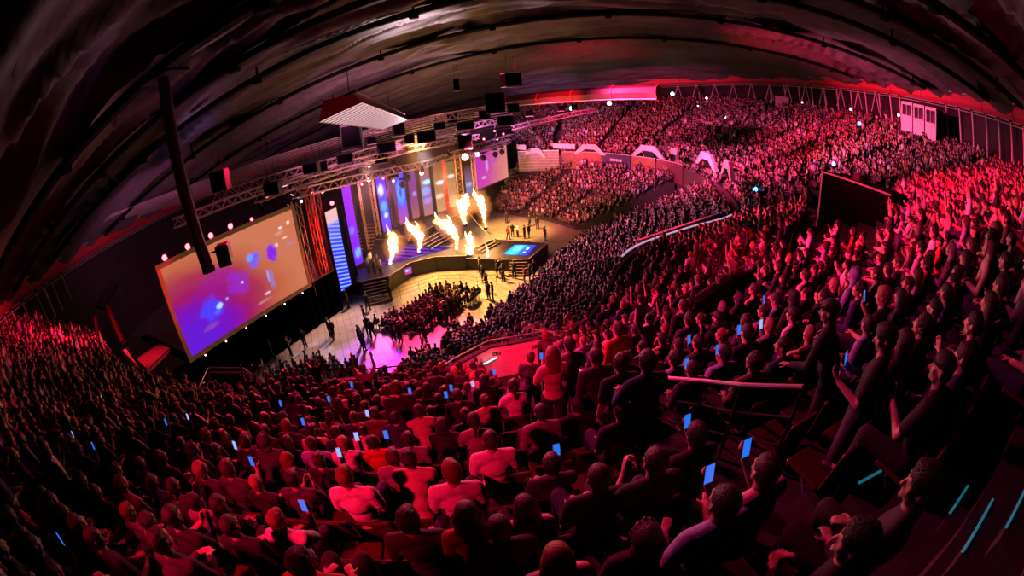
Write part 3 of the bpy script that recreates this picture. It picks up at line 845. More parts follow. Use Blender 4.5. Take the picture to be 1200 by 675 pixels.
for p in chairs:
    M = rotz(facing(-NV)); cm.box(p+M @ Vector((0,0,0.44)), (0.42,0.42,0.03), M); cm.box(p+M @ Vector((0,-0.22,0.68)), (0.42,0.03,0.36), M)
    for sx in (-.19,.19):
        for sy in (-.19,.19): cm.box(p+M @ Vector((sx,sy,0.22)), (0.025,0.025,0.44), M)
tag(cm.build('floor_seating', M_black), 'black stacking chairs under the crowd in front of the stage', 'chair', kind='stuff')

# ---- people standing on the arena floor and on the stage, one by one
GF = [(392,397,0,'black'),(388,395,0,'charcoal'),(359,408,0,'black'),(342,417,0,'grey'),(321,420,0,'black'),(409,361,0,'charcoal'),(400,353,0,'black'),(433,393,0,'black'),(438,397,0,'charcoal'),(429,380,0,'black'),
      (424,404,0,'black'),(428,411,0,'navy'),(432,364,0,'charcoal'),(462,398,0,'black'),(470,401,0,'black'),(499,398,0,'charcoal'),(494,392,0,'black'),(524,376,0,'black'),(530,371,0,'black'),(459,352,0,'black'),
      (563,320,0,'beige'),(567,331,0,'black'),(583,325,0,'black'),(590,329,0,'charcoal'),(587,322,0,'beige'),(603,326,0,'black'),(615,333,0,'red'),(621,330,0,'charcoal'),(626,325,0,'black'),(573,351,0,'black'),(578,352,0,'black'),
      (571,341,0,'charcoal'),(596,281,0,'red'),(601,278,0,'black'),(607,278,0,'white'),(615,280,0,'black'),(620,279,0,'charcoal'),(639,282,0,'black'),(594,262,0,'black'),(621,266,0,'charcoal'),(630,269,0,'black'),
      (433,319,1.5,'pale'),(436,313,1.5,'white'),(440,321,1.5,'navy'),(444,316,1.5,'charcoal'),(447,322,1.5,'beige'),(432,312,1.5,'black')]
colcount = {}
for i, (px, py, z, top) in enumerate(GF):
    p = AT(px, py, z); key = STAND[(i*7+2) % 4]
    a = R.uniform(-PI, PI) if z == 0 else facing(NV)+R.uniform(-.5,.5)
    onst = 'on the stage left of the first flame' if z else ('beside the small stage' if px > 555 else ('near the front crowd' if px > 415 else 'on the open floor below the big screen'))
    colcount[(onst, top)] = colcount.get((onst, top), -1)+1
    r, _, hair = person(key, p, a, top, None, None, None, 'people standing on the arena floor and stage')
    r['label'] = '%s person in %s standing %s' % (ORD[colcount[(onst, top)]], top, onst)

# ------------------------------------------------------------------ parapets and walls of the tiers
def wallstrip(name, P, thick, top, bottom, m, kind=None, lab=None, cat=None, closed=False):
    """a wall that follows the 3-D polyline P (x,y,z of its foot)"""
    mb = MB(); n = len(P)
    for i in range(n):
        a = Vector(P[max(i-1,0)]); b = Vector(P[min(i+1,n-1)]); t = (b-a); t.z = 0; t.normalize(); nn = Vector((t.y, -t.x, 0))*thick/2
        p = Vector(P[i])
        for q in (p-nn, p+nn): mb.v.append((q.x, q.y, p.z+bottom)); mb.v.append((q.x, q.y, p.z+top))
    for i in range(n-1):
        a = 4*i; b = a+4
        mb.f += [(a, b, b+1, a+1), (a+2, a+3, b+3, b+2), (a+1, b+1, b+3, a+3), (a, a+2, b+2, b)]; mb.mi += [0]*4
    mb.f += [(0,1,3,2), (4*n-4,4*n-2,4*n-1,4*n-3)]; mb.mi += [0]*2
    o = mb.build(name, m)
    return tag(o, lab, cat, kind=kind)
I2 = [Vector(p) for p in T2.I]
def off_front(P, d):
    out = []
    for i, p in enumerate(P):
        a = P[max(i-1,0)]; b = P[min(i+1,len(P)-1)]; t = b-a; t.z = 0; t.normalize(); out.append(p+Vector((-t.y, t.x, 0))*d)
    return out
edge = off_front(I2, 0.10)
ncut = int(len(edge)*0.615)
wallstrip('wall_parapet', [tuple(p) for p in edge[:ncut+1]], 0.14, 0.62, -3.0, M_black, kind='structure')
wallstrip('wall_parapet_far', [tuple(p) for p in edge[ncut:]], 0.14, 0.35, -1.9, mat('far_parapet', (0.10,0.06,0.06), 0.7), kind='structure')
# cream band and chevron hoods of the far gangway mouths
def railing(name, P, h, lab, mids=1, rad=0.028, m=M_rail, cat='railing', postgap=1):
    root = empty(name, P[0], 0, lab, cat); o0 = Vector(P[0])
    MB().tube([Vector(p)+Vector((0,0,h))-o0 for p in P], rad, 8).build('top_rail', m, root)
    for k in range(mids):
        MB().tube([Vector(p)+Vector((0,0,h*(k+1)/(mids+1)))-o0 for p in P], rad*0.55, 6).build('mid_rail', M_black, root)
    for p in P[::postgap]:
        q = Vector(p)-o0; MB().tube([q, q+Vector((0,0,h))], rad*0.8, 6).build('post', M_black, root)
    return root
near_edge = [p+Vector((0,0,0.62)) for p in edge[14:40:2]]
railing('parapet_rail', [tuple(p) for p in near_edge], 0.30, 'thin dark handrail along the top of the near upper tier parapet', 0, 0.022, M_black)
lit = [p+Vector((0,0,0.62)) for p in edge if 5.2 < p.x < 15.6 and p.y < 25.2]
railing('glow_rail', [tuple(p) for p in lit], 0.32, 'straight bright steel rail on the parapet of the middle right block', 0, 0.05, mat('rail_painted_glow', (0.9,0.88,0.9), 0.35, 0.0, emit=(0.75,0.55,0.85), estr=0.6))  # emission stands in for bright light reflected off the rail

def vomitory(pts, zf, h, lab, rows=2):
    """trapezoid parapet around a gangway mouth, cream inside, black rail on top; pts: path of (x,y)"""
    root = empty('vomitory_parapet', (pts[0][0], pts[0][1], zf), 0, lab, 'parapet'); o0 = Vector((pts[0][0], pts[0][1], zf))
    P = [Vector((x, y, zf))-o0 for x, y in pts]
    mb = MB(); n = len(P)
    w = wallstrip('wall_face', [tuple(p) for p in P], 0.12, h, -0.3, M_cream); w.parent = root
    c = wallstrip('coping', [tuple(p+Vector((0,0,h))) for p in P], 0.17, 0.05, 0.0, M_black); c.parent = root
    MB().tube([p+Vector((0,0,h+0.24)) for p in P], 0.022, 8).build('top_rail', M_rail, root)
    for i in range(n-1):
        L = (P[i+1]-P[i]).length; k = max(1, int(L/0.5))
        for j in range(k):
            q = P[i].lerp(P[i+1], j/k); MB().tube([q+Vector((0,0,h)), q+Vector((0,0,h+0.24))], 0.012, 6).build('post', M_black, root)
    return root, P
V1, VP = vomitory([(-2.75,9.0),(-1.75,10.1),(-0.85,10.9),(0.95,11.25),(2.0,10.2)], 7.75, 0.85, 'red-lit trapezoid parapet around the nearest gangway mouth, with two number plates')
M_plate = mat('number_plate', (0.02,0.02,0.02), 0.5)
def text(name, body, size, loc, rot, m, parent, ext=0.002):
    cu = bpy.data.curves.new(name, 'FONT'); cu.body = body; cu.size = size; cu.extrude = ext; cu.align_x = 'CENTER'; cu.align_y = 'CENTER'
    o = bpy.data.objects.new(name, cu); WCOL.objects.link(o)
    me = evaluated(o); me.name = name
    o2 = bpy.data.objects.new(name, me); COL.objects.link(o2); o2.location = loc; o2.rotation_euler = rot
    me.materials.clear(); me.materials.append(m); o2.parent = parent
    bpy.data.objects.remove(o); bpy.data.curves.remove(cu); return o2
M_digit = mat('plate_digit', (0.55,0.45,0.45), 0.5)
for (fa, tx) in ((0.12,'15 J'), (0.80,'LK 7')):
    q = VP[2].lerp(VP[3], fa); ang = math.atan2((VP[3]-VP[2]).y, (VP[3]-VP[2]).x)
    nrm = Vector((math.sin(ang), -math.cos(ang), 0))
    pl = MB().box((0,0,0), (0.26,0.012,0.12)).build('number_plate', M_plate, V1); pl.location = q+nrm*0.07+Vector((0,0,0.62)); pl.rotation_euler = (0,0,ang)
    for k in (-0.085,-0.045,0.03,0.075): MB().box((k,-0.008,R.uniform(-.004,.004)), (R.uniform(0.014,0.028),0.004,0.07)).build('digit', M_digit, pl)
vq = [onray(x, y, 0.95, 8, 30) for x, y in ((814,357),(833,343),(857,325),(884,317),(893,328))]
vz = sum(q.z for q in vq)/5
vomitory([(q.x, q.y) for q in (AT(814,357,vz+0.95), AT(833,343,vz+0.95), AT(857,325,vz+0.95), AT(884,317,vz+0.95), AT(893,328,vz+0.95))], vz, 0.95, 'red-lit trapezoid parapet in the middle of the right hand crowd')
vomitory([(x.x, x.y) for x in (AT(236,462,8.5), AT(247,437,8.5), AT(288,438,8.5), AT(320,460,8.5))], 7.7, 0.8, 'dim trapezoid parapet with two white strip lights below the big screen')
M_strip = mat('strip_light', (0.9,0.9,0.9), 0.4, emit=(0.62,0.80,1.0), estr=2.0)
for a, b, lb in (((238,450),(248,444),'short white strip light on the left flank of the dim parapet'), ((291,446),(304,452),'short white strip light on the right flank of the dim parapet'), ((306,453),(316,458),'lowest white strip light by the dim parapet')):
    pa = AT(*a, 8.25); pb = AT(*b, 8.25); o = MB().tube([(0,0,0), pb-pa], 0.035, 8).build('strip_light', M_strip); o.location = pa; tag(o, lb, 'light')
for (a, b, z, lb) in (((564,428),(582,419),8.3,'slanting white lamp strip at the left end of the nearest gangway parapet'), ((838,349),(846,341),vz+0.5,'white lamp strip on the lower edge of the right hand gangway parapet'), ((884,322),(890,318),vz+0.7,'small white lamp at the top corner of the right hand gangway parapet'), ((148,430),(153,441),8.0,'white lamp at the dark gangway of the left block')):
    pa = AT(*a, z); pb = AT(*b, z); o = MB().tube([(0,0,0), pb-pa], 0.022, 8).build('strip_light', M_strip); o.location = pa; tag(o, lb, 'light')
# small red sector sign low at the parapet
sp = AT(412, 452, 7.9)
e = empty('sector_sign', sp, math.radians(8), 'red sector sign with black letter on the parapet, left of centre', 'sign')
MB().box((0,0,0.05), (0.62,0.03,0.42), bev=0.008).build('sign_board', mat('sign_red', (0.75,0.12,0.14), 0.5), e)
text('letter', 'N', 0.34, (0,-0.02,0.05), (PI/2,0,0), M_plate, e)

# rail around the near stairwell
def gp(px, py, h=1.0):
    return onray(px, py, h, 2.0, 14)
RAILM = mat('stairwell_rail', (0.75,0.70,0.72), 0.3, 0.7)
for pts, lb in ((((636,431),(668,434),(700,437),(714,440)), 'short steel rail at the head of the stairwell'), (((727,440),(775,443),(825,447),(870,449),(942,452)), 'long steel rail across the head of the dark stairs')):
    P = [gp(*q) for q in pts]
    zz = sum(p.z for p in P)/len(P)
    railing('stairwell_rail', [(p.x, p.y, p.z) for p in P], 1.0, lb, 2, 0.024, RAILM)
P = [AT(590,415,7.2) + Vector((0,0,0))]
railing('gangway_rail', [tuple(AT(x, y, 8.0)-Vector((0,0,0.9))) for x, y in ((626,386),(660,390),(690,394),(712,388))], 0.9, 'thin bright rail beyond the nearest gangway parapet', 1, 0.025, RAILM)

# steps with blue lit nosings, bottom right
M_nose = mat('step_light', (0.1,0.3,0.4), 0.5, emit=(0.03,0.42,0.60), estr=0.28)
for i, (a, b) in enumerate((((1133,571),(1096,622)), ((1168,577),(1115,660)), ((1199,577),(1160,640)), ((1031,555),(995,583)))):
    pa = onray(*a, 0.04, 1.0, 9); pb = onray(*b, 0.04, 1.0, 9); pa.z = pb.z = max(pa.z, pb.z)+0.05
    e = empty('lit_step', pa, 0, ('blue edged step nearest the dark haired person in profile','second blue edged step from the left, longest','blue edged step at the right edge','faint blue edged step up the dark stairs')[i], 'step')
    d = pb-pa; ang = math.atan2(d.y, d.x); M = rotz(ang)
    MB().box(M @ Vector((d.length/2,0.33,-0.10)), (d.length+0.3,0.66,0.2), M).build('tread', M_conc, e)
    MB().box(M @ Vector((d.length/2,0.0,0.004)), (d.length,0.022,0.022), M).build('nosing', M_nose, e)

# far hoardings on the tier front: (start px, end px, material, top/bottom z)
M_roll = mat('roller_slats', (0.30,0.25,0.24), 0.45, vary=0.15, bscale=2)
M_navy = mat('navy_banner', (0.035,0.03,0.10), 0.5)
def hoard(px0, px1, zt, zb, m, name, lab, grooves=0, horiz=False):
    idx = lambda px: min(range(ncut-8, len(edge)), key=lambda i: abs(PX(edge[i]+Vector((0,0,0)))[0]-px))
    # interpolate the front edge finely
    fine = []
    for i in range(ncut-10, len(edge)-1):
        for k in range(10): fine.append(edge[i].lerp(edge[i+1], k/10))
    fine.append(edge[-1]); fo = off_front(fine, 0.16)
    i0 = min(range(len(fo)), key=lambda i: abs(PX(fo[i])[0]-px0)+0.2*abs(PX(fo[i])[1]-185)); i1 = min(range(len(fo)), key=lambda i: abs(PX(fo[i])[0]-px1)+0.2*abs(PX(fo[i])[1]-185))
    if i0 > i1: i0, i1 = i1, i0
    P = [Vector((fo[i].x, fo[i].y, 0)) for i in range(i0, i1+1)]
    root = empty(name, (P[0].x, P[0].y, zb), 0, lab, 'panel'); o0 = Vector((P[0].x, P[0].y, zb))
    w = wallstrip('board', [tuple(p-Vector((o0.x,o0.y,0))) for p in P], 0.10, zt-zb, 0, m); w.parent = root
    f = wallstrip('edge_trim', [tuple(p-Vector((o0.x,o0.y,0))+Vector((0,0,zt-zb))) for p in P], 0.16, 0.07, 0.0, M_cream if not horiz else M_steel); f.parent = root
    if horiz:
        for k in range(1, 7):
            g = wallstrip('slat', [tuple(p-Vector((o0.x,o0.y,0))+Vector((0,0,(zt-zb)*k/7))) for p in P], 0.14, 0.03, 0.0, M_steel); g.parent = root
    return root, P
hoard(606, 655, 8.9, 5.9, M_roll, 'roller_panel', 'grey slatted roller box on the far tier front, left end', horiz=True)
hoard(659, 705, 8.7, 6.2, M_wood, 'wood_panel', 'timber panel on the far tier front left of the navy banner')
bn, BP = hoard(706, 739, 8.7, 6.2, M_navy, 'banner', 'navy banner with pale lettering on the far tier front')
hoard(740, 768, 8.7, 6.2, M_wood, 'wood_panel', 'timber panel on the far tier front just right of the navy banner')
hoard(770, 800, 8.7, 6.3, mat('maroon_panel', (0.16,0.05,0.07), 0.5), 'wood_panel', 'dark maroon panel on the far tier front, right end')
mid = BP[len(BP)//2]; ang = math.atan2(BP[-1].y-BP[0].y, BP[-1].x-BP[0].x)+PI
M_let = mat('banner_letter', (0.85,0.75,0.85), 0.5)
nrm = Vector((math.sin(ang), -math.cos(ang), 0))
o0 = bn.location
for (nn, w0, h0, dz) in ((6, 0.26, 0.34, 0.42), (1, 0.5, 0.05, 0.02), (8, 0.19, 0.22, -0.36)):   # lettering too small to read
    tdir = Vector((math.cos(ang), math.sin(ang), 0)); mbl = MB()
    for k in range(nn):
        c = mid+nrm*0.10+tdir*((k-(nn-1)/2)*w0*1.25)-Vector((o0.x,o0.y,0))+Vector((0,0,7.45+dz-o0.z)); mbl.box(c, (w0*R.uniform(.7,1),0.02,h0*R.uniform(.85,1.1)), rotz(ang))
    mbl.build('lettering', M_let, bn)
# cream chevron hoods above the gangway mouths
HOODS = [(613,646,172,'leftmost cream hood over the far gangway mouths'), (675,716,168,'cream hood above the navy banner'), (744,786,171,'cream hood at the right end of the timber panels'), (811,848,183,'cream hood on the curve right of the maroon panel'), (868,896,199,'cream hood highest on the right hand curve')]
for x0, x1, yt, lb in HOODS:
    yc = yt+8
    pi_ = min(range(ncut-14, len(edge)), key=lambda i: abs(PX(edge[i]+Vector((0,0,1)))[0]-(x0+x1)/2)+abs(PX(edge[i]+Vector((0,0,1)))[1]-yc))
    pm = edge[pi_]; tg = edge[max(pi_-1,0)]-edge[min(pi_+1,len(edge)-1)]; tg.z = 0; tg.normalize()
    dist = math.hypot(pm.x, pm.y)
    A = AR(x0, yt+12, dist); B = AR(x1, yt+14, dist); vw = B-A; vw.z = 0
    if tg.dot(vw) < 0: tg = -tg
    L = min(9.0, vw.length/max(0.5, tg.dot(vw.normalized()))); L *= 0.92; ang = math.atan2(tg.y, tg.x)
    z0 = (A.z+B.z)/2; A = Vector((pm.x, pm.y, z0))-tg*L/2+Vector((tg.y, -tg.x, 0))*0.3
    e = empty('gangway_hood', (A.x, A.y, z0), ang, lb, 'hood')
    h = 1.5; prof = [(0,0),(L*0.30,h),(L*0.70,h),(L,0),(L*0.86,0),(L*0.64,h*0.52),(L*0.36,h*0.52),(L*0.14,0)]
    vs = [(x, y, z) for y in (-0.18, 0.18) for x, z in prof]; n = len(prof)
    fs = [(0,1,6,7),(1,2,5,6),(2,3,4,5)]; fs2 = [tuple(i+n for i in f)[::-1] for f in fs]
    side = [(i, i+n, (i+1) % n+n, (i+1) % n) for i in range(n)]
    MB().add(vs, fs+fs2+side).build('hood_front', M_cream, e)
    MB().box((L/2,0.55,h*0.5), (L*0.3,0.8,0.08)).build('hood_roof', M_cream, e)
    MB().box((L/2,0.15,h*0.22), (L*0.30,0.1,h*0.44)).build('opening_shade', M_black, e)  # black block stands in for the shade inside the gangway mouth
# cream band linking the hoods
for (x0, x1, y0, y1, lb) in ((648,674,167,167,'cream band between the first two hoods'), (606,616,168,168,'cream band at the far left end of the tier front'), (716,726,168,168,'small cream band right of the navy banner hood'),(786,793,172,172,'small cream band right of the third hood'),(848,857,186,190,'small cream band right of the fourth hood')):
    p0 = AR(x0, y0+4, 62 if x0 < 760 else 50); p1 = AR(x1, y1+4, 60 if x0 < 760 else 48)
    d = p1-p0; d.z = 0
    o = MB().box((d.length/2,0,0), (d.length,0.12,0.75), bev=0.02).build('cream_band', M_cream); o.location = p0; o.rotation_euler = (0,0,math.atan2(d.y, d.x)); tag(o, lb, 'panel')
# curved tan wall end at (905,225)
p0 = AT(902,215,8.9); p1 = AT(926,232,8.9)
d = p1-p0; d.z = 0; o = MB().box((d.length/2,0,-0.5), (d.length,0.3,1.5), bev=0.03).build('end_panel', M_cream); o.location = p0; o.rotation_euler = (0,0,math.atan2(d.y, d.x)); tag(o, 'cream end panel at the gangway beside the big dark box', 'panel')
# long beige wall facing us below the right block
p0 = AT(748,290,7.6); p1 = AT(856,246,8.0)
d = p1-p0; d.z = 0; L = d.length
e = empty('panelled_wall', (p0.x,p0.y,6.5), math.atan2(d.y, d.x), 'long low beige panelled wall below the middle right block', 'wall panel')
MB().box((L/2,0,0.75), (L,0.12,1.5)).build('board', mat('beige_board', (0.55,0.42,0.32), 0.6, vary=0.1), e)
for k in range(7): MB().box((L*(k+.5)/7,-0.075,0.75), (0.04,0.03,1.5)).build('batten', M_black, e)
MB().box((L/2,0,1.53), (L+0.1,0.18,0.06)).build('coping', M_cream, e)
# service wall with window under the roller box
p0 = AT(624,222,0.2)
e = empty('service_block', (1.2,66.5,0), math.radians(-4), 'pale service block with a gridded window beyond the far stand corner', 'building')
MB().box((1.2,0,2.9), (4.6,0.4,5.8), bev=0.04).build('wall', mat('pale_wall', (0.62,0.52,0.42), 0.7), e)
wn = MB().box((1.2,-0.22,4.2), (2.4,0.06,1.5)).build('window', mat('lit_pane', (0.05,0.04,0.05), 0.2), e)
for k in range(4): MB().box((0.3+0.6*k,-0.27,4.2), (0.06,0.05,1.5)).build('mullion', M_cream, wn)
for k in range(3): MB().box((1.2,-0.27,3.5+0.7*k), (2.4,0.05,0.06)).build('glazing_bar', M_cream, wn)

# the big black draped box standing in the right hand crowd
b0 = AR(957, 262, 23.0); b1 = AR(1040, 262, 20.5)
d = b1-b0; d.z = 0; L = d.length; zb = 8.0
e = empty('draped_box', (b0.x, b0.y, zb), math.atan2(d.y, d.x), 'huge black draped box standing among the spectators on the right', 'box')
MB().box((L/2,1.2,2.55), (L,2.4,5.1), bev=0.06).build('drape', M_drape, e)
MB().box((0.06,-0.03,2.55), (0.10,0.08,5.1)).build('edge_post', mat('dull_steel', (0.2,0.2,0.2), .5, .5), e)
MB().box((L/2,-0.04,5.12), (L,0.10,0.08)).build('top_bar', mat('dull_steel', (0.2,0.2,0.2), .5, .5), e)
MB().box((L*0.45,0.7,5.3), (0.5,0.5,0.35), bev=0.03).build('cooling_unit', M_black, e)

# ------------------------------------------------------------------ ring beam, outer wall, posts
def ringpt(a, r=CR, dz=0): x = CX+r*math.cos(a); return Vector((x, CY+r*math.sin(a), ring_z(x)+dz))
NR = 144
RB = mat('ring_duct', (0.62,0.05,0.09), 0.45, 0.3)
mb = MB(); prof = [(-0.7,0.15),(0.5,0.15),(0.75,0.5),(0.75,1.5),(0.4,1.9),(-0.7,1.9)]
for k in range(NR):
    for (dr, dz) in prof: mb.v.append(tuple(ringpt(2*PI*k/NR, CR-dr, dz)))
m_ = len(prof)
for k in range(NR):
    for j in range(m_): mb.f.append((k*m_+j, k*m_+(j+1)%m_, ((k+1)%NR)*m_+(j+1)%m_, ((k+1)%NR)*m_+j)); mb.mi.append(0)
tag(mb.build('trim_1', RB), kind='structure')
mb = MB()
for k in range(NR):
    mb.v.append(tuple(ringpt(2*PI*k/NR, CR+0.9, 1.9))); p = ringpt(2*PI*k/NR, CR+0.9); mb.v.append((p.x, p.y, 0))
for k in range(NR): mb.f.append((2*k, 2*k+1, (2*k+3) % (2*NR), (2*k+2) % (2*NR))); mb.mi.append(0)
tag(mb.build('wall_outer', mat('outer_wall', (0.035,0.02,0.03), 0.9, vary=0.3, bscale=1)), kind='structure')
# flanges on the duct, each one a thin collar
mb = MB()
for k in range(0, 48):
    a = 2*PI*k/48
    for (dr, dz), (dr2, dz2) in zip(prof, prof[1:]+prof[:1]):
        p = ringpt(a, CR-dr*1.07, dz); q = ringpt(a, CR-dr2*1.07, dz2); mb.tube([p, q], 0.05, 4)
tag(mb.build('trim_2', RB), kind='structure')
mb = MB()
for (rr, dz, th) in ((CR-0.95, 0.05, 0.05), (CR-1.25, 1.4, 0.07), (CR-1.6,-0.2,0.04)):
    mb.tube([ringpt(2*PI*k/NR, rr, dz) for k in range(NR+1)], th, 6, cap=False)
tag(mb.build('trim_3', mat('pink_tube', (0.7,0.6,0.62), 0.4, 0.4)), kind='structure')

M_post = mat('white_post', (0.75,0.70,0.72), 0.5)
def azpt(az, r=CR-0.8):
    """ring point seen at azimuth az (deg) from the camera"""
    s_, c_ = math.sin(math.radians(az)), math.cos(math.radians(az))
    b = CX*s_+CY*c_; t = b+math.sqrt(b*b-(CX*CX+CY*CY-r*r)); return Vector((t*s_, t*c_, 0))
azs = [36.5,38.5,40.5,42.3,44.1,45.9,47.9,50.0,52.0,53.6,55.0,62.0,64.0,66.0,68.2,70.2,72.2,74.2]
NAMEP = 'raking white post under the red ring on the right, %s from the left'
for i, az in enumerate(azs):
    p = azpt(az, CR-1.0); q = azpt(az+0.55, CR-1.3)
    top = Vector((p.x, p.y, ring_z(p.x)+0.1)); bot = Vector((q.x, q.y, 15.6))
    e = empty('raking_post', bot, 0, NAMEP % ORD[i], 'post', 'white posts under the ring')
    MB().tube([Vector((0,0,0)), top-bot], 0.10, 6).build('shaft', M_post, e)
    MB().box(top-bot+Vector((0,0,-0.05)), (0.32,0.32,0.12)).build('bracket', M_black, e)
for i, az in enumerate((-75.0,-73.6,-71.5,-69.0,-67.6,-66.2,-64.4)):
    p = azpt(az, CR-1.0); q = azpt(az+0.4, CR-1.6)
    top = Vector((p.x, p.y, ring_z(p.x)+0.1)); bot = Vector((q.x, q.y, 8.8))
    e = empty('raking_post', bot, 0, 'dim post at the back of the left block, %s from the left' % ORD[i], 'post', 'posts behind the left block')
    MB().tube([Vector((0,0,0)), top-bot], 0.09, 6).build('shaft', M_post, e)
    MB().box(top-bot+Vector((0,0,-0.05)), (0.3,0.3,0.12)).build('bracket', M_black, e)
# V struts below the far ring
for i in range(20):
    az = 4+i*2.5
    if 37 < az < 39: continue
    p = azpt(az, CR-0.8); a = azpt(az-0.55, CR-1.6); b = azpt(az+0.55, CR-1.6)
    z = ring_z(p.x)+0.1; zz = max(z-2.6, 15.9) if az > 20 else z-2.0
    e = empty('roof_strut', (p.x, p.y, z), 0, 'V shaped roof strut under the far ring, %s from the left' % ORD[i], 'strut', 'V struts under the far ring')
    for q in (a, b): MB().tube([Vector((0,0,0)), Vector((q.x-p.x, q.y-p.y, zz-z))], 0.07, 5).build('brace', M_post, e)
# square pillar at the far right
p = azpt(38.2, CR-1.8); o = MB().box((0,0,-1.9), (2.2,1.2,4.4), bev=0.05).build('pillar', mat('plaster_pillar', (0.55,0.38,0.40), 0.8, bump=0.2)); o.location = (p.x, p.y, 18.6); o.rotation_euler = (0,0,-math.radians(38)); tag(o, 'broad square pillar under the far ring', 'pillar')
# press boxes
for i, (x0, x1, yt, yb) in enumerate(((1056,1069,118,152),(1070,1083,121,157),(1084,1097,124,164))):
    A = AR(x0, yt, 47-i*0.8); B = AR(x1, yt, 46.2-i*0.8); C_ = AR(x0, yb, 47-i*0.8)
    d = B-A; d.z = 0; L = d.length; h = A.z-C_.z
    e = empty('press_box', (A.x, A.y, C_.z), math.atan2(d.y, d.x), ('white press box with a dark window, leftmost of three under the ring','white press box in the middle of the three under the ring','white press box with a camera bracket, rightmost of three under the ring')[i], 'cabin')
    MB().box((L/2,0.9,h/2), (L,1.8,h), bev=0.03).build('cabin_wall', mat('white_cabin', (0.85,0.72,0.78), 0.5), e)
    w = MB().box((L/2,-0.01,h*0.72), (L*0.78,0.06,h*0.36)).build('window', mat('dark_glass', (0.02,0.02,0.03), 0.1), e)
    MB().box((L/2,-0.05,h*0.72), (0.05,0.05,h*0.36)).build('mullion', M_cream, w)
    MB().box((L/2,-0.08,h*0.52), (L*0.84,0.10,0.07)).build('sill', M_cream, e)

# ------------------------------------------------------------------ ceiling: black fabric hung in folds
def ceil_z(x, y):
    r = math.hypot(x-CX, y-CY); return ring_z(x)+1.9+6.6*(1-(r/CR)**2)
mb = MB(); NA, NRr = 340, 210
def fold(x, y):
    q = y+0.0065*x*x+0.05*x
    wob = noise.noise(Vector((x*0.05, y*0.05, 2.0)))*2.6+noise.noise(Vector((x*0.16, y*0.16, 7.0)))*0.8
    fr = (q/6.5)-math.floor(q/6.5); sag = -0.75*math.sin(PI*fr)
    ridge = lambda v: (1-abs(v)*2.2)
    c1 = ridge(noise.noise(Vector((x*0.055+3, (q+wob)*0.42, 1.0))))*0.72
    c2 = ridge(noise.noise(Vector((x*0.11+9, (q+wob*1.3+0.12*x)*0.95, 5.0))))*0.42
    c3 = noise.noise(Vector((x*0.3, (q+wob)*2.2, 8.0)))*0.07
    return sag-(c1+c2)*0.9+c3
for j in range(NRr+1):
    r = CR*1.02*j/NRr
    for i in range(NA):
        a = 2*PI*i/NA; x = CX+r*math.cos(a); y = CY+r*math.sin(a)
        mb.v.append((x, y, ceil_z(x, y)+fold(x, y)))
for j in range(NRr):
    for i in range(NA):
        a = j*NA+i; b = j*NA+(i+1) % NA; mb.f.append((a, a+NA, b+NA, b)); mb.mi.append(0)
tag(mb.build('ceiling', mat('ceiling_fabric', (0.17,0.155,0.175), 0.5, bump=0.25, bscale=1.2, vary=0.2), smooth=True), kind='structure')
# curved catwalks under the fabric
def truss(name, P, size, lab, cat='truss', m=M_truss, bays=None, rad=0.035, parent=None, rise=None):
    """box truss along polyline P: four chords and zigzag lacing in one mesh"""
    P = [Vector(p) for p in P]; o0 = P[0].copy(); mb = MB(); chords = [[], [], [], []]; h = size/2
    for i, p in enumerate(P):
        a = P[max(i-1,0)]; b = P[min(i+1,len(P)-1)]; t = (b-a).normalized()
        X = t.cross(Vector((0,0,1))); X = X.normalized() if X.length > 0.1 else Vector((1,0,0)); Y = X.cross(t)
        for k, (u, v) in enumerate(((-h,-h),(h,-h),(h,h),(-h,h))): chords[k].append(p-o0+X*u+Y*v)
    for c in chords: mb.tube(c, rad, 5)
    L = sum((P[i+1]-P[i]).length for i in range(len(P)-1)); nb = bays or max(2, int(L/size)); n = len(P)-1
    def at(c, t):
        f = t*n; i = min(int(f), n-1); return c[i].lerp(c[i+1], f-i)
    for k in range(4):
        c1, c2 = chords[k], chords[(k+1) % 4]
        for j in range(nb):
            mb.tube([at(c1 if j % 2 else c2, j/nb), at(c2 if j % 2 else c1, (j+1)/nb)], rad*0.55, 4, cap=False)
    o = mb.build(name, m, parent); o.location = o0
    if not parent: tag(o, lab, cat)
    return o
M_cat = mat('catwalk_black', (0.005,0.004,0.005), 0.8, spec=0.1)
for y0, lb in ((9.0,'nearest dark catwalk crossing under the ceiling fabric'), (15.5,'second nearest dark catwalk crossing under the ceiling fabric'), (22.0,'third dark catwalk crossing under the ceiling fabric'), (35.0,'fourth dark catwalk crossing under the ceiling fabric'), (48.0,'farthest dark catwalk crossing under the ceiling fabric')):
    P = []
    for k in range(61):
        x = -40+80*k/60; y = y0-0.0065*x*x-0.05*x
        if math.hypot(x-CX, y-CY) < CR-2.5: P.append(Vector((x, y, ceil_z(x, y)-1.75)))
    e = empty('catwalk', P[0], 0, lb, 'catwalk'); o0 = P[0].copy(); P = [p-o0 for p in P]
    mb = MB()
    mb.tube(P, 0.42, 6, sq=0.45)
    mb.build('deck_beam', M_cat, e)
    for k in range(2, len(P)-1, 7):
        p = P[k]; MB().box((p.x, p.y, p.z+0.6), (0.10,0.10,1.2)).build('hanger', M_cat, e); MB().box((p.x, p.y, p.z-0.2), (0.5,0.4,0.3), bev=0.03).build('fixing_box', M_cat, e)

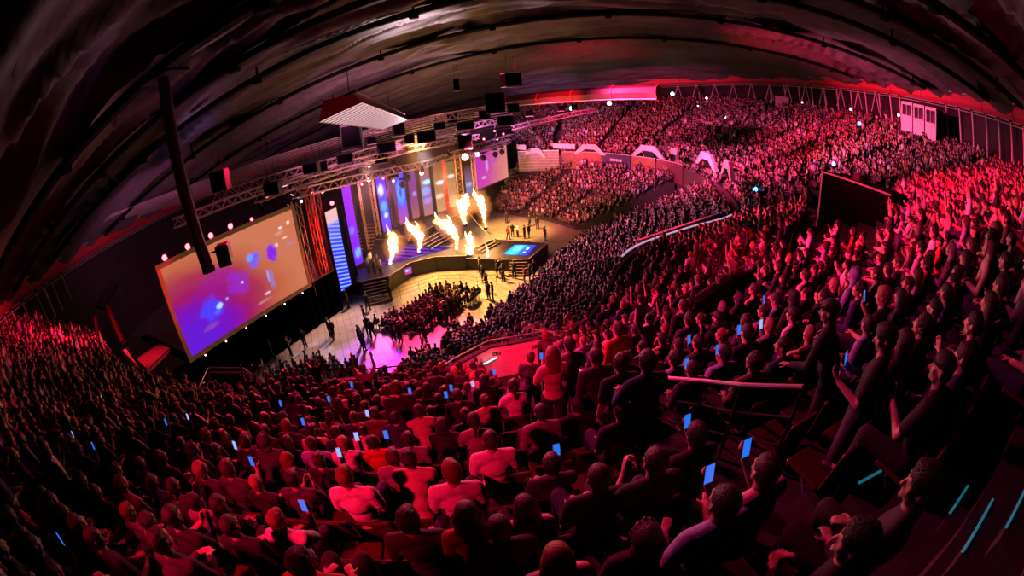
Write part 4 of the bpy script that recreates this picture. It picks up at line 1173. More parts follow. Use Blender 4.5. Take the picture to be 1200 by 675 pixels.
# hanging mast at upper left with loudspeaker
top = AR(192, 92, 12.0); bot = AR(245, 318, 12.0)
mx_, my_ = (top.x+bot.x)/2, (top.y+bot.y)/2
e = empty('hanging_mast', (bot.x, bot.y, bot.z), 0, 'thick black mast hanging from the ceiling at upper left', 'mast')
d = top-bot
MB().tube([Vector((0,0,0)), d], 0.19, 14).build('pole', mat('mast_paint', (0.03,0.025,0.03), 0.4), e)
MB().tube([d*0.0+Vector((0,0,-0.01)), Vector((0,0,0.10))], 0.21, 14).build('end_cap', M_black, e)
MB().tube([d*0.60, d*0.60+Vector((0,0,0.06))], 0.215, 14).build('collar', M_black, e)
MB().box(d+Vector((0,0,0.06)), (1.3,0.9,0.10)).build('top_plate', M_black, e)
p = AR(263, 298, 12.2)
e = empty('loudspeaker', (p.x, p.y, p.z), math.radians(25), 'dark red cabinet clamped to the foot of the hanging mast', 'speaker')
MB().box((0,0,0), (0.42,0.45,0.62), bev=0.03).build('cabinet', mat('oxide_cabinet', (0.22,0.04,0.03), 0.5), e)
MB().box((0,-0.235,0), (0.36,0.02,0.56)).build('grille', M_black, e)
MB().tube([(-0.40,0.0,0.15),(-0.18,0.0,0.15)], 0.03, 6).build('clamp', M_black, e)

# long lamp box hanging at upper middle
A = AR(398, 126, 17.0); B = AR(463, 143, 31.0)
d = B-A; e = empty('lamp_box', A, math.atan2(d.y, d.x), 'long red sided lamp box with pale louvres hanging under the ceiling', 'lamp')
L = math.hypot(d.x, d.y); sl = d.z/L; W_ = 1.5; hh = 0.85
M_redp = mat('red_sheet', (0.36,0.03,0.05), 0.45)
def pr(x, y, z): return (x, y, z+sl*x)
vs = [pr(x, y, z) for x in (0, L) for (y, z) in ((-W_/2-.2,-hh/2+0.45),(W_/2+.2,-hh/2),(W_/2-0.1,hh/2),(-W_/2+0.1,hh/2))]
MB().add(vs, [(0,3,2,1),(4,5,6,7),(1,2,6,5),(3,0,4,7),(2,3,7,6)]).build('housing', M_redp, e)
bz = lambda y: -hh/2+0.45*(W_/2+.2-y)/(W_+.4)
MB().add([pr(x, y, bz(y)+0.02) for x, y in ((0,-W_/2-.15),(L,-W_/2-.15),(L,W_/2+.15),(0,W_/2+.15))], [(0,1,2,3)]).build('diffuser', mat('louvre_glow', (0.8,0.7,0.7), 0.5, emit=(1.0,0.62,0.66), estr=0.8), e)
for k in range(26):
    x = L*(k+.5)/26; MB().tube([pr(x,-W_/2-.15,bz(-W_/2-.15)-0.01), pr(x,W_/2+.15,bz(W_/2+.15)-0.01)], 0.03, 4).build('louvre', mat('louvre_fin', (0.6,0.5,0.5), .5), e)
for sx in (0.12, 0.85): MB().tube([pr(L*sx,0,hh/2), pr(L*sx,0,hh/2+1.6)], 0.02, 5).build('hanger', M_cat, e)
for y in (-W_/2, W_/2): MB().tube([pr(0,y,hh/2+0.05), pr(L,y,hh/2+0.05)], 0.04, 6).build('edge_tube', mat('pink_tube'), e)
# long duct section far middle
A = AR(598, 119, 52.0); B = AR(772, 109, 40.0); d = B-A; L = math.hypot(d.x, d.y)
e = empty('lamp_box', A, math.atan2(d.y, d.x), 'long red duct shaped lamp housing hanging before the far ring', 'lamp')
sl = d.z/L
MB().tube([(0,0,0),(L,0,d.z)], 0.75, 8).build('housing', mat('duct_red', (0.07,0.008,0.02), 0.5), e)
for k in range(5): MB().tube([(L*k/4-0.05,0,sl*L*k/4),(L*k/4+0.05,0,sl*L*k/4)], 0.82, 8).build('collar', M_redp, e)
MB().tube([(0,-0.6,-0.6),(L,-0.6,d.z-0.6)], 0.06, 5).build('edge_tube', mat('pink_tube'), e)

# ------------------------------------------------------------------ screens
def screen_mat(name, cols, ax, ay, blobs, strength, noise_s=2.0, noise_a=0.25, stripes=None):
    """self-lit video picture: colour ramp along a direction, soft spots, optional stripes; u,v run 0..1 over the panel"""
    m = bpy.data.materials.new(name); m.use_nodes = True; nt = m.node_tree; nt.nodes.clear()
    N = lambda t: nt.nodes.new(t); lk = nt.links.new
    out = N('ShaderNodeOutputMaterial'); em = N('ShaderNodeEmission'); em.inputs[1].default_value = strength; lk(em.outputs[0], out.inputs[0])
    uv = N('ShaderNodeUVMap'); sp = N('ShaderNodeSeparateXYZ'); lk(uv.outputs[0], sp.inputs[0])
    no = N('ShaderNodeTexNoise'); no.inputs['Scale'].default_value = noise_s; no.inputs['Detail'].default_value = 5; lk(uv.outputs[0], no.inputs['Vector'])
    nf = N('ShaderNodeTexNoise'); nf.inputs['Scale'].default_value = noise_s*4.5; nf.inputs['Detail'].default_value = 6; nf.inputs['Distortion'].default_value = 1.2; lk(uv.outputs[0], nf.inputs['Vector'])
    def mth(op, a, b=None):
        n = N('ShaderNodeMath'); n.operation = op
        for k, x in enumerate((a, b)):
            if x is None: continue
            if isinstance(x, (int, float)): n.inputs[k].default_value = x
            else: lk(x, n.inputs[k])
        return n.outputs[0]
    t = None if isinstance(ax, tuple) else mth('ADD', mth('ADD', mth('MULTIPLY', sp.outputs[0], ax), mth('MULTIPLY', sp.outputs[1], ay)), mth('MULTIPLY', mth('SUBTRACT', no.outputs[0], 0.5), noise_a))
    if isinstance(ax, tuple):      # radial ramp around a point
        (cu, cv, ru_, rv_) = ax
        du = mth('DIVIDE', mth('SUBTRACT', sp.outputs[0], cu), ru_); dv = mth('DIVIDE', mth('SUBTRACT', sp.outputs[1], cv), rv_)
        t = mth('ADD', mth('SQRT', mth('ADD', mth('MULTIPLY', du, du), mth('MULTIPLY', dv, dv))), mth('MULTIPLY', mth('SUBTRACT', no.outputs[0], 0.5), noise_a))
    rp = N('ShaderNodeValToRGB'); cr_ = rp.color_ramp
    while len(cr_.elements) < len(cols): cr_.elements.new(0.5)
    for e_, (pos, c) in zip(cr_.elements, cols): e_.position = pos; e_.color = (*c, 1)
    lk(t, rp.inputs[0]); src = rp.outputs[0]
    if stripes:
        sx, sy, c = stripes
        wv = mth('SINE', mth('ADD', mth('MULTIPLY', sp.outputs[0], sx), mth('MULTIPLY', sp.outputs[1], sy)))
        if len(stripes[2]) == 3:
            k = mth('MULTIPLY', mth('MULTIPLY', mth('GREATER_THAN', wv, 0.25), mth('LESS_THAN', sp.outputs[1], 0.85 if sy > 100 else 1.1)), 0.8)
            mx = N('ShaderNodeMix'); mx.data_type = 'RGBA'; lk(k, mx.inputs[0]); lk(src, mx.inputs[6]); mx.inputs[7].default_value = (*c, 1); src = mx.outputs[2]
    for (u, v, ru, rv, c, a) in blobs:
        dx = mth('DIVIDE', mth('SUBTRACT', sp.outputs[0], u), ru); dy = mth('DIVIDE', mth('SUBTRACT', sp.outputs[1], v), rv)
        q = mth('ADD', mth('MULTIPLY', dx, dx), mth('MULTIPLY', dy, dy))
        q = mth('ADD', q, mth('MULTIPLY', mth('SUBTRACT', nf.outputs[0], 0.5), 2.4))
        f = N('ShaderNodeMapRange'); f.interpolation_type = 'SMOOTHSTEP'; f.inputs[1].default_value = 1.15; f.inputs[2].default_value = 0.0; f.inputs[3].default_value = 0; f.inputs[4].default_value = a; lk(q, f.inputs[0])
        mx = N('ShaderNodeMix'); mx.data_type = 'RGBA'; lk(f.outputs[0], mx.inputs[0]); lk(src, mx.inputs[6]); mx.inputs[7].default_value = (*c, 1); src = mx.outputs[2]
    lk(src, em.inputs[0]); return m
def uvquad(name, w, h, m, parent, y=-0.03, x0=0.0, z0=0.0):
    me = bpy.data.meshes.new(name); me.from_pydata([(x0,y,z0),(x0+w,y,z0),(x0+w,y,z0+h),(x0,y,z0+h),(x0,y+0.02,z0),(x0+w,y+0.02,z0),(x0+w,y+0.02,z0+h),(x0,y+0.02,z0+h)], [], [(0,1,2,3),(4,7,6,5),(0,4,5,1),(1,5,6,2),(2,6,7,3),(3,7,4,0)])
    uvl = me.uv_layers.new(name='UVMap'); 
    for p in me.polygons:
        for li in p.loop_indices:
            v = me.vertices[me.loops[li].vertex_index].co; uvl.data[li].uv = ((v.x-x0)/w, (v.z-z0)/h)
    me.materials.append(m); o = bpy.data.objects.new(name, me); COL.objects.link(o); o.parent = parent; return o
ORANGE = (0.48,0.115,0.055); MAG = (0.32,0.010,0.11); VIO = (0.12,0.010,0.58); PUR = (0.20,0.006,0.34)
scr_blobs = [(0.88,0.84,0.02,0.02,(0.9,0.6,0.6),1),(0.82,0.66,0.02,0.03,(0.8,0.5,0.7),1),(0.95,0.86,0.015,0.03,(0.9,0.6,0.5),1),(0.90,0.70,0.025,0.015,(0.85,0.5,0.5),1),(0.27,0.28,0.025,0.03,(0.4,0.5,1.0),1),(0.36,0.36,0.015,0.02,(0.3,0.3,1.0),1),(0.66,0.17,0.03,0.02,(0.7,0.4,0.7),1),(0.70,0.36,0.012,0.10,(0.4,0.35,0.9),1),(0.33,0.62,0.16,0.12,(0.30,0.01,0.30),0.6),(0.24,0.34,0.10,0.16,(0.06,0.05,0.95),0.9), (0.20,0.17,0.07,0.04,(0.25,0.05,0.45),0.8), (0.63,0.62,0.06,0.10,(0.12,0.10,0.95),1.0), (0.60,0.66,0.035,0.06,(0.16,0.30,0.95),1.0), (0.77,0.60,0.045,0.14,(0.22,0.02,0.70),1.0),
             (0.47,0.46,0.10,0.16,(0.28,0.02,0.62),0.7), (0.30,0.33,0.03,0.04,(0.4,0.6,1.0),1), (0.72,0.30,0.03,0.16,(0.30,0.18,0.55),0.8), (0.62,0.10,0.07,0.02,(0.55,0.20,0.25),0.7), (0.86,0.78,0.05,0.03,(0.70,0.28,0.22),0.8), (0.93,0.60,0.05,0.03,(0.50,0.18,0.4),0.7),(0.50,0.44,0.015,0.02,(0.5,0.6,1.0),1)]
def big_screen(name, L, Rr, z0, z1, m, lab, frame, fw=0.28):
    d = Rr-L; d.z = 0; w = d.length; h = z1-z0
    e = empty(name, (L.x, L.y, z0), math.atan2(d.y, d.x), lab, 'screen')
    MB().box((w/2,0.25,h/2), (w+0.1,0.4,h+0.1)).build('back_case', M_black, e)
    uvquad('picture', w, h, m, e)
    for nm, c, s in (('frame_top',(w/2,-0.02,h+fw/2),(w+2*fw,0.12,fw)),('frame_bottom',(w/2,-0.02,-fw/2),(w+2*fw,0.12,fw)),('frame_side',(-fw/2,-0.02,h/2),(fw,0.12,h)),('frame_side',(w+fw/2,-0.02,h/2),(fw,0.12,h))):
        MB().box(c, s, bev=0.02).build(nm, frame, e)
    return e, w, h
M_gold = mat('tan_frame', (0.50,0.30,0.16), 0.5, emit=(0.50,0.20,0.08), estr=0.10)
M_scrL = screen_mat('left_picture', [(0.0,VIO),(0.16,VIO),(0.36,(0.18,0.006,0.42)),(0.52,MAG),(0.66,(0.36,0.035,0.07)),(0.80,ORANGE),(1.0,(0.55,0.165,0.085))], (0.02,0.12,0.92,1.0), 0, scr_blobs, 1.15, 2.5, 0.30)
L_ = ST(-12.0, 0); R_ = ST(-0.15, 0)
SC1, sw, sh_ = big_screen('projection_screen', L_, R_, 4.15, 10.35, M_scrL, 'big projection screen with violet and orange picture at left', M_gold, 0.32)
M_redbulb = mat('red_lamp', (0.9,0.1,0.1), 0.3, emit=(1.0,0.05,0.07), estr=14.0)
M_pinkbulb = mat('pink_lamp', (0.9,0.4,0.4), 0.3, emit=(1.0,0.35,0.40), estr=16.0)
def spotlight(p, aim, lab, m=M_redbulb, r=0.20, yoke=True):
    e = empty('stage_light', p, 0, lab, 'light', None); d = (Vector(aim)-Vector(p)).normalized()
    MB().tube([-d*0.45, -d*0.15, d*0.0], [r*0.6, r*1.05, r*1.1], 12).build('lamp_body', M_black, e)
    MB().tube([d*0.0, d*0.03], r*0.95, 14).build('lens', m, e)
    MB().tube([Vector((-r*1.2,0,0)), Vector((-r*1.2,0,r*2.2)), Vector((r*1.2,0,r*2.2)), Vector((r*1.2,0,0))], 0.03, 5).build('yoke', M_black, e)
    return e
for i, (px, py) in enumerate(((193,302),(220,289),(247,276),(270,265))):
    p = AR(px, py, (27.6,28.6,29.7,31.0)[i]); spotlight(p, (0,0,H), '%s red lamp from the left above the big screen' % ORD[i])
for k in range(6):
    p = ST(-11+2*k, 0.1, 3.72); o = MB().ell((0,0,0), (0.05,0.05,0.05), 8, 6).build('edge_bulb', M_pinkbulb); o.location = p; tag(o, 'tiny bulb under the big screen, %s from the left' % ORD[k], 'bulb', 'bulbs under the big screen')
M_scrR = screen_mat('right_picture', [(0.0,(0.48,0.03,0.42)),(0.3,(0.55,0.06,0.34)),(0.6,(0.62,0.16,0.20)),(1.0,(0.68,0.26,0.18))], 0.95, -0.15, [(0.35,0.55,0.05,0.2,(0.5,0.4,0.9),0.7),(0.62,0.65,0.07,0.1,(0.30,0.05,0.8),0.6),(0.25,0.25,0.08,0.05,(0.7,0.4,0.7),0.7)], 1.15, 3.0, 0.3)
pl = AR(556, 200, 54.0); pr_ = AR(594, 187, 62.0)
big_screen('projection_screen', Vector((pl.x,pl.y,0)), Vector((pr_.x,pr_.y,0)), 5.2, 10.1, M_scrR, 'smaller pink projection screen at the far end of the stage', mat('grey_frame', (0.25,0.2,0.2), .5), 0.18)
# black skirt under the big screen
for (s0, s1, zt, lb) in ((-14.0,3.5,3.8,'black drape hanging below the big screen'),):
    e = empty('screen_drape', ST(s0,-0.6), STROT, lb, 'drape')
    mb = MB(); n = 120; vs = []
    for i in range(n+1):
        x = (s1-s0)*i/n; y = 0.10*math.sin(i*1.1); vs += [(x,y,0.0),(x,y,zt),(x,y+0.03,0.0),(x,y+0.03,zt)]
    fs = []
    for i in range(n): a = 4*i; b = a+4; fs += [(a,b,b+1,a+1),(a+2,a+3,b+3,b+2),(a+1,b+1,b+3,a+3)]
    MB().add(vs, fs).build('cloth_panel', M_drape, e); MB().tube([(0,0,zt),(s1-s0,0,zt)], 0.04, 6).build('hem_pipe', M_black, e)
# red lit handrail on the floor below the screen
P = [AT(316,397,1.0), AT(333,386,1.0), AT(352,373,1.0)]
railing('floor_rail', [(p.x,p.y,0) for p in P], 1.0, 'red lit handrail on the floor below the big screen', 1, 0.035, mat('rail_red_glow', (0.8,0.10,0.10), 0.4, emit=(1,0.05,0.05), estr=0.25))  # faint emission imitates red light falling on the handrail
for i, (px, py) in enumerate(((268,432),(276,426),(284,419),(291,414),(300,425),(308,434))):
    p = AT(px, py, 0); e = empty('folding_chair', p, 0.6+0.3*i, 'pale folding chair at the left end of the floor, %s from the left' % ORD[i], 'chair')
    MB().box((0,0,0.45), (0.42,0.40,0.03), bev=0.01).build('seat', M_cream, e); MB().box((0,-0.2,0.72), (0.42,0.03,0.3), bev=0.01).build('backrest', M_cream, e)
    for sx in (-.18,.18):
        MB().tube([(sx,-0.22,0.85),(sx,0.16,0.0)], 0.014, 5).build('leg', M_steel, e); MB().tube([(sx,0.18,0.45),(sx,-0.22,0.0)], 0.014, 5).build('leg', M_steel, e)

# ------------------------------------------------------------------ stage decks
M_lip = mat('deck_edge', (0.75,0.55,0.45), 0.5)
def deck(name, pts, z0, z1, lab, m=M_deck):
    e = empty(name, (pts[0][0], pts[0][1], 0), 0, lab, 'stage'); o0 = pts[0]
    q = [(p[0]-o0[0], p[1]-o0[1]) for p in pts]
    MB().slab(q, z0, z1).build('platform', m, e)
    MB().tube([(p[0], p[1], z1+0.01) for p in q]+[(q[0][0], q[0][1], z1+0.01)], 0.035, 4).build('edge_strip', M_lip, e)
    return e
xy = lambda v: (v.x, v.y)
front = [xy(AT(x, y, 1.5)) for x, y in ((423,330),(455,324),(480,308),(510,301),(538,300),(545,300),(557,290),(578,281))]
deck('stage_deck', front+[(-3.6,50.5),(-5.6,58.5),(-14,60),(-23,46),(-18.5,37.0)], 0, 1.5, 'black main stage deck with a pale edge, in front of the video columns')
sat = [xy(AT(x, y, 1.15)) for x, y in ((541,303),(605,304.5),(619,304),(642,285),(612,282.5),(584,281),(575,283))]
deck('stage_deck', sat, 0, 1.15, 'small square stage deck jutting out at right with a lit blue floor screen')
up = [xy(AT(x, y, 2.3)) for x, y in ((449,281),(478,276),(498,270),(520,258),(545,248),(552,236))]
deck('stage_deck', up+[(-8,62),(-16,60),(-23,49)], 1.5, 2.3, 'raised rear stage deck below the video columns')
def steps(name, pa, pb, z0, z1, n, depth, lab, away, lip=M_lip):
    """flight of n steps between pa and pb (top edge ends), coming down along away"""
    e = empty(name, (pa.x, pa.y, z0), 0, lab, 'stairs'); d = pb-pa; d.z = 0; L = d.length; ang = math.atan2(d.y, d.x); M = rotz(ang)
    sgn = 1 if (M @ Vector((0,1,0))).dot(away) > 0 else -1
    for k in range(n):
        h = (z1-z0)*(n-k)/(n+1); c = M @ Vector((L/2, sgn*(depth*(k+0.5)), h-0.04))
        MB().box(c, (L, depth*1.0, 0.08), M).build('step', M_deck, e)
        MB().box(M @ Vector((L/2, sgn*depth*(k+1.0), h+0.005)), (L,0.03,0.03), M).build('nosing', lip, e)
    for x in (0.02, L-0.02):
        a = M @ Vector((x, 0, (z1-z0)*0.95)); b = M @ Vector((x, sgn*depth*n, 0.06)); MB().tube([a, b], 0.05, 4).build('stringer', M_black, e)
    return e
steps('stage_steps', AT(425,331,1.5), AT(452,325,1.5), 0, 1.5, 7, 0.32, 'wide dark steps at the left end of the stage front', NV)
steps('stage_steps', AT(597,304.5,1.15), AT(618,304,1.15), 0, 1.15, 5, 0.30, 'short dark steps at the front of the small stage', Vector((0,-1,0)))
steps('stage_steps', AT(557,292,1.5), AT(580,280,1.5), 1.15, 1.5, 2, 0.40, 'pale edged steps between the main and the small stage', Vector((1,-0.2,0)))
steps('stage_steps', AT(486,283,2.3), AT(515,268,2.3), 1.5, 2.3, 4, 0.55, 'lit steps climbing to the raised rear deck', Vector((0.6,-0.8,0)), mat('glow_lip', (0.9,0.6,0.45), .5, emit=(1,0.45,0.35), estr=0.5))
# lit floor fields
def floor_field(name, px, z, m, lab):
    P = [AT(x, y, z) for x, y in px]; o0 = P[0].copy(); me = bpy.data.meshes.new(name)
    vs = [tuple(p-o0) for p in P]+[tuple(p-o0-Vector((0,0,0.03))) for p in P]
    me.from_pydata(vs, [], [(0,1,2,3),(7,6,5,4),(0,4,5,1),(1,5,6,2),(2,6,7,3),(3,7,4,0)]); uvl = me.uv_layers.new(name='UVMap')
    UV = [(0,0),(1,0),(1,1),(0,1)]
    for p in me.polygons:
        for li in p.loop_indices: uvl.data[li].uv = UV[me.loops[li].vertex_index % 4]
    me.materials.append(m); o = bpy.data.objects.new(name, me); COL.objects.link(o); o.location = o0; tag(o, lab, 'screen'); return o
floor_field('floor_screen', [(590,297.5),(618,298.5),(628,287.5),(603,287)], 1.2, screen_mat('blue_floor', [(0,(0.02,0.25,0.85)),(0.35,(0.05,0.65,0.90)),(0.62,(0.02,0.12,0.95)),(1,(0.03,0.03,0.85))], 1.0, 0.0, [(0.38,0.55,0.20,0.30,(0.25,0.9,0.95),0.8),(0.78,0.62,0.07,0.16,(0.85,0.9,1.0),1),(0.78,0.22,0.07,0.1,(0.85,0.85,1.0),1)], 2.2, 4, 0.3), 'bright blue floor screen on the small stage')
floor_field('floor_screen', [(441,311),(482,303),(528,290),(478,287)], 1.56, screen_mat('violet_floor', [(0,(0.22,0.03,0.55)),(0.5,(0.35,0.06,0.60)),(1,(0.12,0.10,0.85))], 0.5, 0.5, [(0.8,0.3,0.2,0.2,(0.5,0.5,1.0),0.7)], 0.75, 3, 0.4, stripes=(0, 42, (0.02,0.0,0.06))), 'violet striped lit floor of the main stage')
floor_field('floor_screen', [(507,263),(527,258),(540,267),(519,276)], 2.34, screen_mat('grey_floor', [(0,(0.30,0.16,0.20)),(1,(0.55,0.40,0.45))], 0.5, 0.5, [], 0.5, 3, 0.4, stripes=(22, 0, (0.05,0.02,0.06))), 'pale striped floor field on the raised rear deck')
# barrier along the stage front on the floor
P = [AT(x, y, 0.0) for x, y in ((440,362),(452,357),(470,350),(492,342),(515,335),(540,334),(560,338),(582,334))]
railing('crowd_barrier', [tuple(p) for p in P], 1.05, 'thin crowd barrier curving round the front of the stage', 2, 0.022, M_black)
# front monitors
for (px, py, lb) in ((477,318,'small lit panel on the left bend of the stage front'), (537,305,'small pink lit panel on the middle of the stage front')):
    p = AT(px, py, 0.9); e = empty('info_panel', p, STROT-PI/2+math.radians(100), lb, 'screen')
    e.rotation_euler = (0,0,math.radians(35 if px < 500 else 5))
    MB().box((0,0.05,0), (1.1,0.1,0.75), bev=0.02).build('case', M_black, e)
    uvquad('panel_picture', 1.0, 0.65, screen_mat('panel_pic', [(0,(0.5,0.05,0.25)),(1,(0.3,0.1,0.6))], 0, 1, [(0.5,0.6,0.25,0.18,(1,0.8,0.9),1)], 1.2), e, -0.02, -0.5, -0.325)

# ------------------------------------------------------------------ video columns and set
def upright(name, tl, tr, br, bl, d0, d1, m, lab, thick=0.25, frame=True, cat='screen'):
    a = AR(tl[0], tl[1], d0); b = AR(tr[0], tr[1], d1); c = AR(br[0], br[1], d1); d_ = AR(bl[0], bl[1], d0)
    x0, y0 = (a.x+d_.x)/2, (a.y+d_.y)/2; x1, y1 = (b.x+c.x)/2, (b.y+c.y)/2
    zt = (a.z+b.z)/2; zb = (c.z+d_.z)/2; w = math.hypot(x1-x0, y1-y0); h = zt-zb
    e = empty(name, (x0, y0, zb), math.atan2(y1-y0, x1-x0), lab, cat)
    if m is not None: uvquad('picture', w, h, m, e)
    MB().box((w/2,thick/2,h/2), (w+0.06,thick,h+0.06), bev=0.015).build('case', M_black, e)
    MB().box((0.02,-0.03,h/2), (0.05,0.06,h)).build('side_rail', M_black, e); MB().box((w-0.02,-0.03,h/2), (0.05,0.06,h)).build('side_rail', M_black, e)
    return e, w, h
WH = (0.65,0.75,1.0); BL = (0.03,0.04,0.95); LB = (0.10,0.35,0.95)
mA = screen_mat('column_dots', [(0,(0.02,0.02,0.75)),(0.55,(0.05,0.03,0.9)),(0.82,(0.12,0.08,0.8)),(0.86,(0.62,0.36,0.36)),(1,(0.62,0.36,0.36))], 0.0, 1.0, [], 1.5, 3, 0.03, stripes=(9, 130, (0.22,0.38,1.0)))
e, w, h = upright('video_column', (380,249), (393,243.5), (413,333), (399,341), 36.5, 37.8, mA, 'video column with blue and white chevron dots, nearest the big screen')
mB = screen_mat('column_violet', [(0,(0.10,0.02,0.65)),(0.4,(0.22,0.02,0.75)),(1,(0.36,0.03,0.80))], 0.2, 0.9, [(0.6,0.15,0.4,0.08,(0.2,0.5,0.9),0.8),(0.4,0.45,0.3,0.06,(0.1,0.3,0.9),0.6)], 1.4, 3, 0.2)
upright('video_column', (399,220), (409,218), (426,301), (417,318), 41.0, 42.0, mB, 'slim violet video column right of the chevron one')
mC = screen_mat('column_blue', [(0,(0.18,0.03,0.65)),(0.35,(0.05,0.06,0.95)),(1,(0.16,0.02,0.75))], 0.1, 0.9, [(0.4,0.75,0.35,0.12,WH,1),(0.5,0.45,0.4,0.12,LB,1),(0.6,0.28,0.3,0.06,WH,0.8)], 1.5, 4, 0.5)
upright('video_column', (438,208), (448,205), (461,268), (450,272), 47.0, 48.0, mC, 'blue and white video column left of the widest gap')
mD = screen_mat('column_face', [(0,(0.36,0.06,0.22)),(0.28,(0.20,0.04,0.5)),(0.45,(0.03,0.08,0.95)),(1,(0.10,0.05,0.85))], 0.0, 1.0, [(0.5,0.62,0.42,0.26,LB,1),(0.5,0.62,0.18,0.14,(0.03,0.03,0.5),1)], 1.5, 4, 0.3)
upright('video_column', (459,204), (471,201), (481,259), (470,264), 50.0, 51.0, mD, 'blue video column showing a pale ring shape')
mE = screen_mat('column_purple', [(0,(0.35,0.10,0.10)),(0.4,(0.22,0.04,0.22)),(1,(0.12,0.01,0.28))], 0.0, 1.0, [(0.6,0.5,0.3,0.06,(0.3,0.4,0.9),0.8)], 1.15, 5, 0.5)
upright('video_column', (475,200), (485,198), (494,254), (484,257), 52.0, 53.0, mE, 'dim purple video column between two black posts')
mF = screen_mat('column_cloud', [(0,(0.42,0.15,0.12)),(0.4,(0.22,0.08,0.35)),(1,(0.30,0.10,0.06))], 0.0, 1.0, [(0.6,0.68,0.5,0.06,(0.35,0.85,0.9),1),(0.4,0.50,0.5,0.12,(0.20,0.35,0.9),0.9),(0.5,0.30,0.5,0.08,(0.4,0.3,0.8),0.7)], 1.3, 6, 0.7)
upright('video_column', (489,197), (502,194), (511,250), (498,253), 54.0, 55.0, mF, 'video column with turquoise streaks on brown')
mG = screen_mat('column_sand', [(0,(0.55,0.28,0.14)),(0.5,(0.36,0.16,0.07)),(1,(0.20,0.08,0.03))], 0.0, 1.0, [(0.6,0.62,0.5,0.05,(0.85,0.85,0.95),1),(0.4,0.35,0.5,0.06,(0.9,0.7,0.6),0.8)], 1.3, 6, 0.7)
upright('video_column', (505,194), (517,191), (526,248), (513,250), 56.0, 57.0, mG, 'sand coloured video column left of the red post')
mG2 = screen_mat('column_sand_pale', [(0,(0.65,0.36,0.20)),(0.5,(0.38,0.18,0.08)),(1,(0.18,0.09,0.03))], 0.0, 1.0, [(0.5,0.7,0.5,0.05,(0.85,0.7,0.6),1)], 1.3, 7, 0.7)
upright('video_column', (520,191), (531,188), (538,244), (528,247), 58.0, 59.0, mG2, 'pale sand coloured video column right of the red post')
upright('video_column', (543,196), (551,194), (556,226), (546,229), 57.0, 58.0, screen_mat('column_dark', [(0,(0.25,0.2,0.4)),(1,(0.10,0.02,0.06))], 0.0, 1.0, [(0.5,0.35,0.5,0.10,(0.35,0.45,0.85),0.9)], 1.0, 6, 0.5), 'dark video column between the two lattice towers')
for i, (t, b, dd, mm) in enumerate((((486,196),(496,254),51.8,M_black),((503,193),(512,252),53.8,M_black),((518,188),(527,250),55.5,mat('post_red_glow',(0.5,0.03,0.02),.5,emit=(0.8,0.03,0.01),estr=0.35)),((453,204),(466,266),47.5,M_black),((472,201),(484,260),50.5,M_black),((411,217),(433,296),41.0,M_black),((396,222),(418,322),39.5,M_black),((396,243),(418,332),37.6,M_black))):  # the red post glows faintly in place of red light on it
    a = AR(*t, dd); b_ = AR(*b, dd); x, y = (a.x+b_.x)/2, (a.y+b_.y)/2
    e = empty('set_post', (x, y, b_.z), 0.4, '%s tall upright post from the left among the video columns' % ORD[(4,5,6,2,3,7,1,0)[i] if i < 7 else 0], 'post')
    e['label'] = ('tall black post left of the turquoise streaked column','tall black post right of the turquoise streaked column','tall red lit post between the two sand columns','black post right of the blue and white column','black post right of the ring shape column','black post right of the slim violet column','black post left of the slim violet column','black post right of the chevron dotted column')[i]
    MB().box((0,0,(a.z-b_.z)/2), (0.42,0.42,a.z-b_.z), bev=0.02).build('shaft', mm, e); MB().box((0,0,0.05), (0.6,0.6,0.10)).build('foot', M_black, e)
# lattice towers
M_yel = mat('amber_truss', (0.80,0.50,0.22), 0.4, 0.5); M_redt = mat('red_lit_truss', (0.75,0.05,0.04), 0.45, 0.2)  # red light on the scaffold is put into the truss colour
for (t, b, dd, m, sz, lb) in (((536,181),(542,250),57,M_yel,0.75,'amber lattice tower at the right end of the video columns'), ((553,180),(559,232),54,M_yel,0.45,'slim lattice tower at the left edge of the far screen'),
        ((361,222),(386,345),35.5,M_redt,0.55,'red lit lattice tower left of the chevron column'), ((347,236),(365,345),34.5,mat('dim_truss',(0.35,0.22,0.2),.5,.5),0.8,'dim scaffold tower just right of the big screen'), ((371,225),(392,345),40.0,M_redt,0.6,'red scaffold tower behind the chevron column'),  # both M_redt towers carry red light in their colour
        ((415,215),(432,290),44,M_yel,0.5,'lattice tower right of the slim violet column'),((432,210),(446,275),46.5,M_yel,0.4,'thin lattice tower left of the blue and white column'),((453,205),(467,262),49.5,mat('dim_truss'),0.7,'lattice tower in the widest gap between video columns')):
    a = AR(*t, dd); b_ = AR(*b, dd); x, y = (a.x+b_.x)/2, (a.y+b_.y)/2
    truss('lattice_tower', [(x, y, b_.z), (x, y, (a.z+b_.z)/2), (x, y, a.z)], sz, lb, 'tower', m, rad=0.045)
# red slatted riser at the back left of the stage
a = AT(413,270,3.6); b_ = AT(441,262,4.2)
e = empty('slatted_riser', (a.x, a.y, 1.5), 0, 'red lit slatted riser between the violet and the blue columns', 'riser')
d = b_-a; d.z = 0; ang = math.atan2(d.y, d.x); M = rotz(ang); L = d.length
for k in range(9):
    MB().box(M @ Vector((L/2,-0.5*(8-k)*0.9+1.2,0.1+0.28*k)), (L*(1-0.03*k),0.35,0.08), M).build('slat', mat('rose_slat', (0.70,0.30,0.26), 0.5), e)
MB().box(M @ Vector((L/2,0.2,0.9)), (L*0.9,3.4,0.1), M @ rotx(0.65)).build('bearer', M_black, e)
